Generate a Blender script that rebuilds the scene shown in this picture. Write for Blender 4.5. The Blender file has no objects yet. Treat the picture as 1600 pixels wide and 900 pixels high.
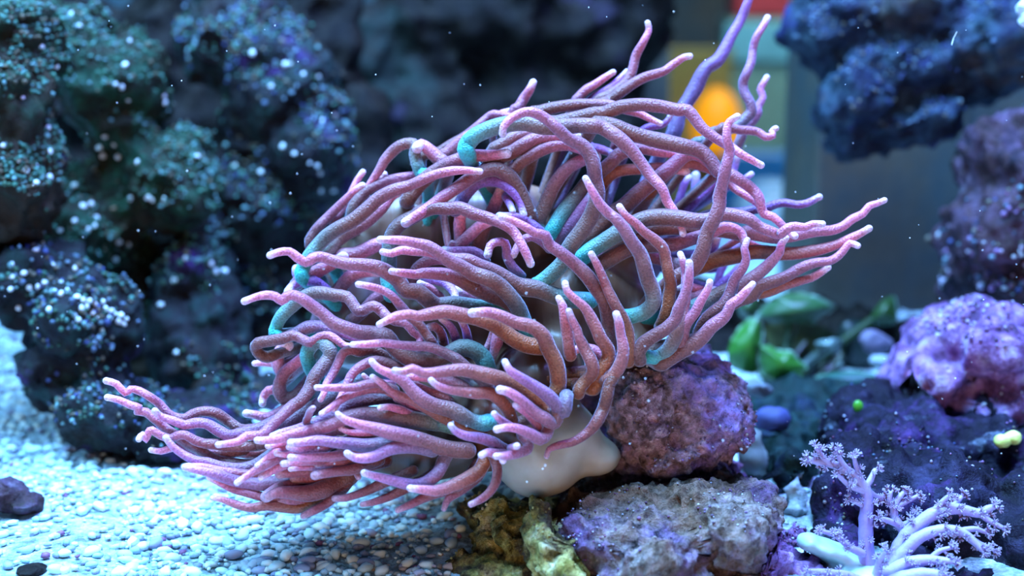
import bpy, bmesh, math, random
import numpy as np
from mathutils import Vector, Matrix, noise
from mathutils.bvhtree import BVHTree

S = bpy.context.scene
COL = S.collection
random.seed(7)
np.random.seed(7)

# ------------------------------------------------------------------ camera
CAM_H, PITCH, FOCUS = 0.225, math.radians(12.0), 0.60
cam_data = bpy.data.cameras.new('camera')
cam_data.lens = 50; cam_data.sensor_width = 36
cam_data.clip_start = 0.02; cam_data.clip_end = 20
cam_data.dof.use_dof = True
cam_data.dof.focus_distance = 0.572
cam_data.dof.aperture_fstop = 5.0
cam = bpy.data.objects.new('camera', cam_data)
COL.objects.link(cam)
cam.location = (0, 0, CAM_H)
cam.rotation_euler = (math.radians(90) - PITCH, 0, 0)
S.camera = cam

# ------------------------------------------------------------------ world
world = bpy.data.worlds.new('world'); S.world = world
world.use_nodes = True
bg = world.node_tree.nodes['Background']
bg.inputs[0].default_value = (0.10, 0.20, 0.62, 1)
bg.inputs[1].default_value = 0.06

# ------------------------------------------------------------------ lamps
def area(name, loc, target, sx, sy, energy, color):
    l = bpy.data.lights.new(name, 'AREA')
    l.shape = 'RECTANGLE'; l.size = sx; l.size_y = sy
    l.energy = energy; l.color = color
    o = bpy.data.objects.new(name, l); COL.objects.link(o)
    o.location = loc
    o.rotation_euler = (Vector(target) - Vector(loc)).to_track_quat('-Z', 'Y').to_euler()
    return o
# blue-white aquarium lamp above the tank
area('aquarium_lamp', (-0.14, 0.56, 1.35), (-0.10, 0.60, 0), 0.90, 0.60, 118.0, (0.21, 0.52, 1.0))
# blue-white fill added at the left to brighten the sand
area('left_sand_fill', (-0.66, 0.52, 0.62), (-0.22, 0.66, 0), 0.10, 0.40, 9.0, (0.22, 0.55, 1.0))
# violet-blue actinic tube above the right half
area('actinic_lamp', (0.34, 0.70, 1.10), (0.24, 0.64, 0), 0.35, 0.25, 20.0, (0.20, 0.22, 1.0))
# warm fill added low in front to turn the tentacle undersides orange
area('warm_fill', (0.05, -0.50, 0.06), (0.02, 0.6, 0.12), 0.5, 0.35, 4.0, (1.0, 0.66, 0.44))
# unseen area light added to brighten the things behind the tank
area('rear_room_fill', (0.45, 1.75, 1.0), (0.42, 2.0, 0.1), 0.4, 0.3, 9.0, (0.9, 0.95, 1.0))

# ------------------------------------------------------------------ colour management
vs = S.view_settings
vs.view_transform = 'Standard'; vs.look = 'None'
vs.exposure = 0.1; vs.gamma = 1.0; vs.use_curve_mapping = False

# ------------------------------------------------------------------ placing helpers
FPX = 800 / (18 / 50)                       # focal length in pixels of the 1600 px frame
CR = Matrix.Rotation(math.radians(90) - PITCH, 3, 'X')
RIGHT, UP, FWD = CR @ Vector((1, 0, 0)), CR @ Vector((0, 1, 0)), CR @ Vector((0, 0, -1))
EYE = Vector((0, 0, CAM_H))
def W(x, y, d):
    """world point seen at frame position (x, y) at distance d along the view axis"""
    return EYE + RIGHT * ((x - 800) / FPX * d) + UP * ((450 - y) / FPX * d) + FWD * d
def O(x, y, off):                            # the same, offset in mm from the plane of the anemone
    return W(x, y, FOCUS + off * 0.001)
def ray(x, y):
    return (W(x, y, 1.0) - EYE).normalized()

def tag(o, label=None, cat=None, group=None, kind=None):
    if label: o['label'] = label
    if cat: o['category'] = cat
    if group: o['group'] = group
    if kind: o['kind'] = kind
    return o
def empty(name, loc):
    e = bpy.data.objects.new(name, None); COL.objects.link(e)
    e.empty_display_size = 0.01; e.location = loc
    return e
def link(name, me, mat=None, parent=None, loc=None):
    o = bpy.data.objects.new(name, me); COL.objects.link(o)
    if mat and not me.materials: me.materials.append(mat)
    if parent: o.parent = parent
    if loc is not None: o.location = loc
    return o
def smooth(me):
    me.polygons.foreach_set('use_smooth', [True] * len(me.polygons))
def mesh_np(name, V, F, col=None):
    me = bpy.data.meshes.new(name)
    me.from_pydata([tuple(v) for v in V], [], [tuple(f) for f in F])
    if col is not None:
        a = me.attributes.new('Col', 'FLOAT_COLOR', 'POINT')
        c = np.ones((len(V), 4), np.float32); c[:, :3] = col
        a.data.foreach_set('color', c.ravel())
    smooth(me)
    return me

# ------------------------------------------------------------------ materials
def new_mat(name):
    m = bpy.data.materials.new(name); m.use_nodes = True
    nt = m.node_tree
    return m, nt, nt.nodes['Principled BSDF']
def N(nt, t, **kw):
    n = nt.nodes.new(t)
    for k, v in kw.items(): setattr(n, k, v)
    return n
def noise_tex(nt, co, scale, detail=4, rough=0.6):
    n = N(nt, 'ShaderNodeTexNoise')
    n.inputs['Scale'].default_value = scale; n.inputs['Detail'].default_value = detail
    n.inputs['Roughness'].default_value = rough
    nt.links.new(co, n.inputs['Vector'])
    return n
def ramp(nt, fac, stops):
    r = N(nt, 'ShaderNodeValToRGB')
    e = r.color_ramp.elements
    while len(e) < len(stops): e.new(0.5)
    for el, (p, c) in zip(e, stops):
        el.position = p; el.color = (c if len(c) == 4 else (*c, 1))
    nt.links.new(fac, r.inputs['Fac'])
    return r
def mix(nt, fac, a, b):
    m = N(nt, 'ShaderNodeMix', data_type='RGBA')
    for s, v in ((m.inputs['Factor'], fac), (m.inputs[6], a), (m.inputs[7], b)):
        if isinstance(v, (tuple, float, int)):
            s.default_value = v if not isinstance(v, tuple) else (*v, 1)
        else: nt.links.new(v, s)
    return m.outputs[2]
def plain(name, col, rough=0.6, **kw):
    m, nt, b = new_mat(name)
    co = N(nt, 'ShaderNodeTexCoord').outputs['Object']
    n = noise_tex(nt, co, 60, 3)
    c2 = tuple(min(1, x * 1.25) for x in col); c1 = tuple(x * 0.8 for x in col)
    r = ramp(nt, n.outputs['Fac'], [(0.35, c1), (0.65, c2)])
    nt.links.new(r.outputs['Color'], b.inputs['Base Color'])
    b.inputs['Roughness'].default_value = rough
    for k, v in kw.items(): b.inputs[k].default_value = v
    return m

def rock_mat(name, base, patches, big=22.0, bump=0.6, fine=420.0, spec=0.12, seed=0.0):
    """mottled encrusted rock: base = ramp stops; patches = (colour, scale, low, high)"""
    m, nt, b = new_mat(name)
    tc = N(nt, 'ShaderNodeTexCoord')
    mp = N(nt, 'ShaderNodeMapping'); mp.inputs['Location'].default_value = (seed, seed * 1.7, -seed)
    nt.links.new(tc.outputs['Object'], mp.inputs['Vector'])
    co = mp.outputs['Vector']
    n1 = noise_tex(nt, co, big * 3, 8, 0.72)
    col = ramp(nt, n1.outputs['Fac'], base).outputs['Color']
    for i, (pc, sc, lo, hi) in enumerate(patches):
        m2 = N(nt, 'ShaderNodeMapping'); m2.inputs['Location'].default_value = (i * 3.1 + seed, i * 1.3, i * 7.7)
        nt.links.new(tc.outputs['Object'], m2.inputs['Vector'])
        pn = noise_tex(nt, m2.outputs['Vector'], sc, 7, 0.7)
        f = ramp(nt, pn.outputs['Fac'], [(lo, (0, 0, 0)), (hi, (1, 1, 1))]).outputs['Color']
        col = mix(nt, f, col, pc)
    nt.links.new(col, b.inputs['Base Color'])
    b.inputs['Roughness'].default_value = 0.55
    b.inputs['Specular IOR Level'].default_value = spec
    nf = noise_tex(nt, co, fine, 5, 0.7)
    nb = noise_tex(nt, co, fine * 0.32, 4, 0.65)
    b1 = N(nt, 'ShaderNodeBump'); b1.inputs['Strength'].default_value = bump; b1.inputs['Distance'].default_value = 0.004
    nt.links.new(nb.outputs['Fac'], b1.inputs['Height'])
    bp = N(nt, 'ShaderNodeBump'); bp.inputs['Strength'].default_value = bump; bp.inputs['Distance'].default_value = 0.0018
    nt.links.new(nf.outputs['Fac'], bp.inputs['Height']); nt.links.new(b1.outputs['Normal'], bp.inputs['Normal'])
    nt.links.new(bp.outputs['Normal'], b.inputs['Normal'])
    # small pits and crumbs differ in tone too
    pr = ramp(nt, nb.outputs['Fac'], [(0.36, (0.45, 0.42, 0.42)), (0.5, (1, 1, 1)), (0.64, (1.45, 1.4, 1.5))])
    mm = N(nt, 'ShaderNodeMix', data_type='RGBA', blend_type='MULTIPLY'); mm.inputs['Factor'].default_value = min(1, bump)
    nt.links.new(col, mm.inputs[6]); nt.links.new(pr.outputs['Color'], mm.inputs[7])
    nt.links.new(mm.outputs[2], b.inputs['Base Color'])
    return m

def attr_mat(name, rough=0.5, bump=0.0, bscale=1400, sheen=0.0, sheen_tint=(0.6, 0.7, 1), sss=0.0, speck=0.0, spec=0.4):
    m, nt, b = new_mat(name)
    a = N(nt, 'ShaderNodeAttribute', attribute_name='Col')
    tc = N(nt, 'ShaderNodeTexCoord').outputs['Object']
    col = a.outputs['Color']
    if speck:
        n = noise_tex(nt, tc, bscale, 2, 0.5)
        hs = N(nt, 'ShaderNodeHueSaturation')
        r = N(nt, 'ShaderNodeMapRange'); r.inputs[1].default_value = 0.3; r.inputs[2].default_value = 0.7
        r.inputs[3].default_value = 1 - speck; r.inputs[4].default_value = 1 + speck
        nt.links.new(n.outputs['Fac'], r.inputs[0]); nt.links.new(r.outputs[0], hs.inputs['Value'])
        nt.links.new(col, hs.inputs['Color']); col = hs.outputs['Color']
    nt.links.new(col, b.inputs['Base Color'])
    b.inputs['Roughness'].default_value = rough
    b.inputs['Specular IOR Level'].default_value = spec
    if sheen:
        b.inputs['Sheen Weight'].default_value = sheen
        b.inputs['Sheen Roughness'].default_value = 0.35
        b.inputs['Sheen Tint'].default_value = (*sheen_tint, 1)
    if sss:
        b.inputs['Subsurface Weight'].default_value = sss
        b.inputs['Subsurface Radius'].default_value = (0.6, 0.35, 0.3)
        b.inputs['Subsurface Scale'].default_value = 0.004
    if bump:
        n = noise_tex(nt, tc, bscale, 2, 0.5)
        bp = N(nt, 'ShaderNodeBump'); bp.inputs['Strength'].default_value = bump; bp.inputs['Distance'].default_value = 0.0006
        nt.links.new(n.outputs['Fac'], bp.inputs['Height']); nt.links.new(bp.outputs['Normal'], b.inputs['Normal'])
    return m

# ------------------------------------------------------------------ the setting: sand bed, tank walls, rear glass
def floor_z(x, y):
    z = 0.006 * noise.noise(Vector((x * 9, y * 9, 0.3))) + 0.003 * noise.noise(Vector((x * 30, y * 30, 2.3)))
    return z + 0.05 * max(0.0, min(1.0, (-x - 0.22) / 0.2)) * max(0.0, min(1.0, (y - 0.66) / 0.14))
def floor_hit(x, y):
    r = ray(x, y); t = -CAM_H / r.z
    for _ in range(6):
        p = EYE + r * t
        t = (floor_z(p.x, p.y) - CAM_H) / r.z
    p = EYE + r * t
    return Vector((p.x, p.y, floor_z(p.x, p.y)))

gx, gy = np.linspace(-0.75, 0.85, 201), np.linspace(0.30, 1.32, 129)
V = [(x, y, floor_z(x, y)) for y in gy for x in gx]
nx = len(gx)
F = [(j * nx + i, j * nx + i + 1, (j + 1) * nx + i + 1, (j + 1) * nx + i) for j in range(len(gy) - 1) for i in range(nx - 1)]
floor_me = mesh_np('floor', V, F)
m_sand = rock_mat('pale_sand', [(0.35, (0.30, 0.42, 0.45)), (0.5, (0.50, 0.64, 0.66)), (0.65, (0.66, 0.76, 0.73))],
                  [((0.30, 0.26, 0.30), 14, 0.60, 0.75)], big=60, bump=1.0, fine=500)
tag(link('floor', floor_me, m_sand), kind='structure')

def box_bm(bm, x0, x1, y0, y1, z0, z1):
    vs_ = [bm.verts.new((x, y, z)) for z in (z0, z1) for y in (y0, y1) for x in (x0, x1)]
    for f in ((0, 2, 3, 1), (4, 5, 7, 6), (0, 1, 5, 4), (2, 6, 7, 3), (0, 4, 6, 2), (1, 3, 7, 5)):
        bm.faces.new([vs_[i] for i in f])
def box_me(name, *b, bevel=0.0):
    bm = bmesh.new(); box_bm(bm, *b)
    if bevel: bmesh.ops.bevel(bm, geom=bm.edges[:], offset=bevel, segments=3, affect='EDGES', profile=0.5)
    me = bpy.data.meshes.new(name); bm.to_mesh(me); bm.free()
    return me
def hit_y(x, y, wy):                         # point of the view ray at world depth wy
    r = ray(x, y); return EYE + r * (wy / r.y)
WY = 1.30
xl, xr = hit_y(1042, 300, WY).x, hit_y(1266, 300, WY).x
zb = hit_y(1150, 520, WY).z
bm = bmesh.new()
box_bm(bm, -0.9, xl, WY, WY + 0.02, -0.02, 0.95)
box_bm(bm, xr, 1.0, WY, WY + 0.02, -0.02, 0.95)
box_bm(bm, xl, xr, WY, WY + 0.02, -0.02, zb)
wb = bpy.data.meshes.new('wall_back'); bm.to_mesh(wb); bm.free()
m_wall = rock_mat('dark_tank_wall', [(0.3, (0.050, 0.047, 0.036)), (0.7, (0.10, 0.092, 0.068))],
                  [((0.03, 0.06, 0.07), 5, 0.45, 0.62)], big=3, bump=0.1)
tag(link('wall_back', wb, m_wall), kind='structure')
tag(link('wall_left', box_me('wall_left', -0.77, -0.75, 0.28, WY + 0.02, -0.02, 0.95), m_wall), kind='structure')
tag(link('wall_right', box_me('wall_right', 0.85, 0.87, 0.28, WY + 0.02, -0.02, 0.95), m_wall), kind='structure')
m_glass, nt, b = new_mat('clear_glass')
tr = N(nt, 'ShaderNodeBsdfTransparent'); tr.inputs[0].default_value = (0.93, 0.97, 0.98, 1)
gl = N(nt, 'ShaderNodeBsdfGlossy'); gl.inputs['Roughness'].default_value = 0.02
fr = N(nt, 'ShaderNodeFresnel'); fr.inputs['IOR'].default_value = 1.2
ms = N(nt, 'ShaderNodeMixShader')
nt.links.new(fr.outputs[0], ms.inputs[0]); nt.links.new(tr.outputs[0], ms.inputs[1]); nt.links.new(gl.outputs[0], ms.inputs[2])
nt.links.new(ms.outputs[0], nt.nodes['Material Output'].inputs['Surface'])
tag(link('window_1', box_me('window_1', xl, xr, WY + 0.007, WY + 0.013, zb, 0.95), m_glass), kind='structure')

# ------------------------------------------------------------------ rocks
ROCKS = []                                    # (object, BVH in world space)
ico = bmesh.new(); bmesh.ops.create_icosphere(ico, subdivisions=4, radius=1.0)
ICO_V = np.array([v.co[:] for v in ico.verts]); ICO_F = np.array([[v.index for v in f.verts] for f in ico.faces]); ico.free()
AX = np.array([RIGHT[:], FWD[:], UP[:]])
def blob_mesh(blobs):
    Vs, Fs, n = [], [], 0
    for bl in blobs:
        px, py, off, rx, ry, rd = bl[:6]
        rot = math.radians(bl[6]) if len(bl) > 6 else 0.0
        d = FOCUS + off * 0.001; s = d / FPX
        v = ICO_V * np.array([rx * s, rd, ry * s])
        if rot:
            c, sn = math.cos(rot), math.sin(rot)
            v = np.stack([v[:, 0] * c - v[:, 2] * sn, v[:, 1], v[:, 0] * sn + v[:, 2] * c], 1)
        Vs.append(v @ AX + np.array(W(px, py, d)[:])); Fs.append(ICO_F + n); n += len(v)
    return np.concatenate(Vs), np.concatenate(Fs)
TEX = {}
def tex(kind, size, depth=2):
    k = (kind, size)
    if k not in TEX:
        t = bpy.data.textures.new('relief', kind)
        t.noise_scale = size
        if kind == 'CLOUDS': t.noise_depth = depth
        if kind == 'VORONOI': t.distance_metric = 'DISTANCE_SQUARED'; t.noise_intensity = 1.0
        TEX[k] = t
    return TEX[k]
def blob_object(name, blobs, voxel, disps, mat, sm=0, parent=None, floor_cut=True, carve=False):
    V, F = blob_mesh(blobs)
    me = mesh_np(name, V, F)
    o = link('builder', me)
    r = o.modifiers.new('r', 'REMESH'); r.mode = 'VOXEL'; r.voxel_size = voxel
    if sm:
        s = o.modifiers.new('s', 'SMOOTH'); s.iterations = sm; s.factor = 0.8
    for kind, size, st in disps:
        d = o.modifiers.new('d', 'DISPLACE'); d.texture = tex(kind, size); d.texture_coords = 'GLOBAL'
        d.strength = st; d.mid_level = 0.5
    dg = bpy.context.evaluated_depsgraph_get()
    ev = o.evaluated_get(dg)
    out = bpy.data.meshes.new_from_object(ev)
    bpy.data.objects.remove(o); bpy.data.meshes.remove(me)
    co = np.empty(len(out.vertices) * 3, np.float32); out.vertices.foreach_get('co', co); co = co.reshape(-1, 3)
    if floor_cut: co[:, 2] = np.maximum(co[:, 2], -0.012)
    org = np.array([(co[:, 0].min() + co[:, 0].max()) / 2, (co[:, 1].min() + co[:, 1].max()) / 2, co[:, 2].min()])
    if parent: org = np.array(parent.location[:])
    polys = [tuple(p.vertices) for p in out.polygons]
    if carve:
        lo, hi = co.min(0), co.max(0); gap = max(.003, voxel * 1.3)
        for _, b2, l2, h2 in ROCKS + ROCKS:
            if (lo > h2).any() or (hi < l2).any(): continue
            idx = np.where(((co > l2 - gap) & (co < h2 + gap)).all(1))[0]
            for i in idx:
                v = Vector(co[i].tolist())
                p, n_, _, dd = b2.find_nearest(v)
                if (v - p).dot(n_) < 0 or dd < gap * .6: co[i] = (p + n_ * gap)[:]
    bvh = BVHTree.FromPolygons(co.tolist(), polys)
    co -= org
    out.vertices.foreach_set('co', co.ravel()); out.materials.clear(); out.name = name; smooth(out); out.update()
    ob = link(name, out, mat, parent, None if parent else org)
    return ob, bvh
ROUGH = [('CLOUDS', 0.055, 0.030), ('CLOUDS', 0.018, 0.014), ('VORONOI', 0.009, 0.006)]
def rock(name, label, blobs, mat, voxel=0.0028, disps=ROUGH):
    o, bvh = blob_object(name, blobs, voxel, disps, mat, carve=True)
    tag(o, label, 'rock')
    bb = np.array([(Vector(c) + o.location)[:] for c in o.bound_box])
    ROCKS.append((o, bvh, bb.min(0), bb.max(0)))
    return o

green = rock_mat('green_algae_rock', [(0.32, (0.005, 0.0062, 0.005)), (0.46, (0.0186, 0.0198, 0.0112)), (0.58, (0.0099, 0.0434, 0.0223)), (0.76, (0.0434, 0.1302, 0.0806))],
                 [((0.0992, 0.031, 0.186), 13, 0.60, 0.70), ((0.0279, 0.0186, 0.0112), 9, 0.50, 0.62)], seed=1.0)
dark = rock_mat('dark_purple_rock', [(0.32, (0.0037, 0.0037, 0.0087)), (0.48, (0.0149, 0.0136, 0.0161)), (0.62, (0.0136, 0.0341, 0.031)), (0.78, (0.0558, 0.0806, 0.0806))],
                [((0.0868, 0.031, 0.2108), 15, 0.60, 0.72), ((0.0248, 0.0149, 0.0087), 8, 0.55, 0.65)], seed=4.0)
brown = rock_mat('dim_brown_rock', [(0.32, (0.0022, 0.0018, 0.0026)), (0.5, (0.0086, 0.0062, 0.005)), (0.7, (0.0216, 0.0173, 0.0122))],
                 [((0.036, 0.0216, 0.0576), 10, 0.58, 0.70), ((0.018, 0.0324, 0.027), 7, 0.55, 0.66)], seed=8.0)
blue_r = rock_mat('blue_crusted_rock', [(0.32, (0.0037, 0.005, 0.0186)), (0.48, (0.0136, 0.0223, 0.0434)), (0.62, (0.031, 0.062, 0.0868)), (0.78, (0.124, 0.1736, 0.1736))],
                  [((0.0372, 0.0372, 0.186), 10, 0.55, 0.66), ((0.0806, 0.0682, 0.0496), 8, 0.56, 0.68)], seed=12.0)
purple = rock_mat('purple_coralline_rock', [(0.28, (0.02, 0.012, 0.03)), (0.44, (0.14, 0.06, 0.16)), (0.56, (0.33, 0.18, 0.42)), (0.72, (0.62, 0.56, 0.72))],
                  [((0.34, 0.08, 0.15), 18, 0.60, 0.70), ((0.035, 0.028, 0.035), 16, 0.57, 0.63)], seed=16.0)
deep = rock_mat('deep_blue_rock', [(0.30, (0.0026, 0.0026, 0.0066)), (0.5, (0.0116, 0.0099, 0.0215)), (0.64, (0.033, 0.0297, 0.066)), (0.80, (0.1386, 0.1518, 0.1914))],
                [((0.16, 0.20, 0.26), 55, 0.60, 0.70), ((0.07, 0.03, 0.13), 24, 0.55, 0.66), ((0.0066, 0.0059, 0.0083), 14, 0.52, 0.60)], seed=21.0)  # first patch: pale crust, with bluish highlights put into the colour
maroon = rock_mat('maroon_rock', [(0.30, (0.010, 0.007, 0.010)), (0.46, (0.050, 0.026, 0.030)), (0.58, (0.085, 0.050, 0.085)), (0.74, (0.20, 0.17, 0.21))],
                [((0.035, 0.05, 0.025), 10, 0.56, 0.66), ((0.012, 0.010, 0.018), 14, 0.55, 0.63)], seed=51.0)
mauve = rock_mat('mauve_boulder', [(0.30, (0.0553, 0.0331, 0.0387)), (0.43, (0.2652, 0.1658, 0.1658)), (0.54, (0.4862, 0.3094, 0.3757)), (0.68, (0.884, 0.7514, 0.7956))],
                 [((0.39, 0.26, 0.598), 26, 0.50, 0.60), ((0.3757, 0.0994, 0.1658), 24, 0.63, 0.70), ((0.1547, 0.1216, 0.0221), 24, 0.62, 0.70), ((0.0442, 0.0442, 0.0331), 30, 0.62, 0.68)], big=55, bump=1.0, fine=600, seed=25.0)
taupe = rock_mat('taupe_rock', [(0.30, (0.0818, 0.058, 0.0409)), (0.45, (0.2455, 0.1773, 0.1364)), (0.58, (0.341, 0.266, 0.2319)), (0.72, (0.5592, 0.5047, 0.491))],
                 [((0.187, 0.11, 0.22), 20, 0.50, 0.62), ((0.22, 0.132, 0.0825), 12, 0.52, 0.62), ((0.2319, 0.1023, 0.2319), 22, 0.60, 0.68), ((0.0682, 0.058, 0.0136), 20, 0.62, 0.70), ((0.0205, 0.0171, 0.0171), 34, 0.63, 0.69)], big=55, bump=1.0, fine=600, seed=31.0)
olive = rock_mat('olive_rock', [(0.30, (0.05, 0.035, 0.012)), (0.44, (0.28, 0.22, 0.04)), (0.55, (0.58, 0.50, 0.16)), (0.68, (0.88, 0.80, 0.50))],
                 [((0.10, 0.07, 0.04), 26, 0.54, 0.62)], bump=1.0, fine=500, seed=37.0)

R_near = rock('reef_rock', 'green algae covered rock lump at the far left edge above the others',
     [(8, 60, 115, 75, 75, .035), (20, 175, 110, 62, 100, .035), (20, 290, 110, 70, 78, .04)], green)
R_diag = rock('reef_rock', 'dark green reef rock with a ridge sloping down right, behind the far left lump',
     [(95, 70, 205, 90, 70, .04), (180, 160, 205, 75, 100, .04), (260, 290, 200, 85, 85, .04), (140, 350, 210, 95, 90, .04), (170, 520, 238, 130, 170, .03)], green)
R_mid = rock('reef_rock', 'dim teal reef rock with blue dots left of the anemone top',
     [(350, 60, 275, 90, 90, .04), (440, 140, 270, 90, 110, .04), (490, 230, 270, 70, 100, .04), (420, 330, 275, 90, 90, .04), (450, 520, 290, 110, 200, .03)], dark)
R_low = rock('reef_rock', 'dark rock studded with white polyps resting on the sand at left',
     [(60, 445, 125, 100, 68, .04), (140, 510, 120, 85, 95, .045, 20), (90, 570, 130, 60, 70, .045), (185, 640, 115, 110, 66, .055, -12), (290, 668, 114, 95, 46, .045, -8)], dark)
R_col = rock('reef_rock', 'dark navy rock pillar right of the white studded left rock',
     [(300, 430, 215, 62, 76, .035), (315, 540, 212, 75, 130, .035), (350, 625, 210, 70, 50, .04), (440, 640, 205, 80, 50, .045), (540, 620, 210, 90, 60, .045), (640, 600, 215, 90, 60, .045)], dark)
R_back = rock('reef_rock', 'long blurred brown rock wall behind the top of the anemone',
     [(560, 90, 560, 120, 90, .075), (700, 70, 560, 130, 120, .075), (830, 60, 560, 140, 110, .075), (950, 40, 560, 95, 120, .075), (1010, 20, 560, 40, 70, .075), (650, 220, 560, 150, 120, .075), (850, 220, 560, 180, 130, .075),
      (960, 300, 560, 70, 140, .075), (540, 420, 560, 220, 180, .075), (800, 430, 560, 260, 200, .075), (420, 0, 560, 120, 60, .075), (950, 560, 560, 160, 170, .075)], brown, voxel=0.005,
     disps=[('CLOUDS', 0.10, 0.07), ('CLOUDS', 0.035, 0.03), ('VORONOI', 0.02, 0.012)])
R_fill = rock('reef_rock', 'almost black rock mass closing the gaps behind the left reef rocks',
     [(-160, 100, 375, 170, 170, .03), (-170, 400, 375, 170, 220, .03), (60, 100, 375, 150, 160, .03), (300, 120, 375, 150, 170, .03), (250, 400, 375, 260, 190, .035), (520, 330, 375, 120, 200, .03), (480, 60, 380, 90, 120, .03), (60, 500, 375, 160, 220, .03)], brown, voxel=0.005,
     disps=[('CLOUDS', 0.10, 0.06), ('CLOUDS', 0.035, 0.03), ('VORONOI', 0.02, 0.012)])
R_over = rock('reef_rock', 'blue crusted rock overhang filling the upper right corner',
     [(1310, 30, 260, 80, 85, .05), (1420, 20, 250, 110, 75, .05), (1400, 110, 255, 120, 75, .05), (1330, 170, 250, 70, 60, .045), (1420, 195, 250, 80, 45, .045, 20), (1320, 225, 250, 36, 38, .03), (1540, 75, 245, 110, 85, .05), (1720, 250, 320, 110, 400, .035)], blue_r)
R_brown = rock('reef_rock', 'brown and purple rock at the right edge below the blue overhang',
     [(1575, 270, 190, 75, 90, .05), (1545, 370, 185, 75, 90, .05), (1585, 450, 190, 110, 90, .05), (1640, 600, 250, 120, 200, .035)], maroon)
R_purp = rock('reef_rock', 'bright purple coralline rock at the right edge above the dark blue one',
     [(1530, 545, 110, 105, 75, .05), (1440, 600, 115, 65, 60, .05), (1560, 640, 110, 130, 80, .05), (1500, 760, 130, 170, 150, .05)], purple, disps=[('CLOUDS', 0.05, 0.03), ('CLOUDS', 0.018, 0.018), ('CLOUDS', 0.008, 0.008)])
R_deep = rock('reef_rock', 'dark blue rock behind the branching lavender coral',
     [(1370, 690, 75, 90, 60, .04), (1450, 720, 70, 110, 80, .04), (1560, 730, 60, 90, 90, .04), (1345, 770, 22, 85, 75, .04), (1460, 800, 12, 120, 90, .045), (1560, 850, 5, 110, 110, .045), (1400, 880, 2, 130, 50, .03), (1410, 640, 85, 55, 40, .03), (1300, 850, 5, 50, 40, .03), (1500, 905, -28, 150, 34, .02)], deep, disps=[('CLOUDS', 0.05, 0.032), ('CLOUDS', 0.02, 0.020), ('CLOUDS', 0.008, 0.008)])
FINE = [('CLOUDS', 0.05, 0.022), ('CLOUDS', 0.016, 0.012), ('CLOUDS', 0.006, 0.006), ('VORONOI', 0.0055, 0.004)]
R_boul = rock('mauve_boulder', 'round mauve and purple boulder right of the cream anemone column',
     [(1085, 645, 30, 82, 88, .045), (1000, 640, 22, 66, 72, .04), (1050, 600, 30, 70, 45, .04), (1040, 700, 30, 100, 45, .045), (1100, 760, 40, 70, 60, .04), (935, 650, 62, 50, 52, .03), (1010, 740, 40, 120, 50, .03)], mauve, voxel=0.0014, disps=FINE)
R_base = rock('taupe_rock', 'broad taupe and purple rock under the mauve boulder at the bottom',
     [(1000, 850, -25, 120, 85, .05), (1110, 820, -15, 95, 75, .05), (1150, 790, 0, 55, 50, .04), (930, 825, -22, 75, 60, .045), (925, 790, 8, 75, 42, .035), (1050, 930, -20, 180, 80, .06), (880, 822, -5, 66, 44, .045)], taupe, voxel=0.0014, disps=FINE)
R_olive = rock('olive_rock', 'olive yellow ridged rock below the cream column at the bottom centre',
     [(768, 792, 10, 50, 24, .03), (800, 840, -5, 30, 75, .035, 12), (850, 845, -30, 34, 80, .035, 8), (790, 900, -15, 80, 50, .035), (890, 890, -45, 40, 60, .03, 10), (820, 800, 0, 60, 30, .03), (760, 840, 0, 34, 40, .03)], olive, voxel=0.0014, disps=FINE)
R_gap = rock('reef_rock', 'added dark teal rock standing for the shade in the gap between the mauve boulder and the coral',
     [(1215, 720, 110, 55, 60, .035), (1250, 680, 130, 45, 50, .035), (1205, 640, 190, 70, 40, .03), (1190, 800, 35, 40, 40, .025), (1235, 740, 60, 40, 50, .03), (1290, 640, 170, 60, 30, .03)], rock_mat('teal_gap_shade', [(.3, (.004, .012, .010)), (.55, (.008, .028, .026)), (.75, (.025, .065, .06))], [((.012, .018, .05), 14, .55, .66)], seed=44.0), voxel=0.002)  # dark shape added where the floor only lies in shade
rock('small_stone', 'rough cyan white stone left of the lavender coral', [(1240, 800, 22, 26, 16, .008), (1246, 776, 26, 15, 28, .006), (1256, 748, 30, 7, 14, .004)],
     rock_mat('cyan_white_stone', [(.3, (.16, .24, .25)), (.5, (.42, .54, .54)), (.7, (.62, .72, .70))], [((.12, .22, .24), 40, .55, .66)], seed=61.0), voxel=0.0014, disps=[('CLOUDS', .02, .008), ('CLOUDS', .006, .005), ('VORONOI', .004, .003)])
R_alg = rock('reef_rock', 'very dark low rock added behind the green leafy algae to darken the sand there',
     [(1120, 500, 330, 90, 60, .04), (1230, 520, 330, 90, 48, .04), (1180, 560, 300, 110, 50, .04), (1335, 535, 300, 70, 40, .03), (1440, 545, 290, 70, 40, .03)], brown, voxel=0.003)  # added to hide the brightly lit sand behind the fronds
R_pile = rock('rubble_rock', 'small purple rubble heap between the taupe rock and the lavender coral',
     [(1190, 875, -22, 62, 44, .028), (1250, 890, -25, 50, 36, .022), (1225, 835, 5, 44, 30, .025)], purple, voxel=0.0014, disps=FINE)
rock('rubble_rock', 'small dark crusted stone on the sand at the left edge', [(12, 770, 20, 36, 24, .012), (40, 790, 15, 22, 14, .010)], maroon, voxel=0.0014, disps=[('CLOUDS', .014, .008), ('VORONOI', .006, .003)])
rock('rubble_rock', 'low brown stone at the bottom left corner', [(48, 892, -50, 24, 9, .008)], brown, voxel=0.001, disps=[('CLOUDS', .008, .004)])
rock('shadow_strip', 'thin dark strip standing for the shadow under the ledge at the left edge below the pale sand strip', [(30, 636, 185, 62, 11, .03, -5)], dark, voxel=0.002, disps=[('CLOUDS', .02, .01)])  # dark stone shape in place of the shadow under the ledge
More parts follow.
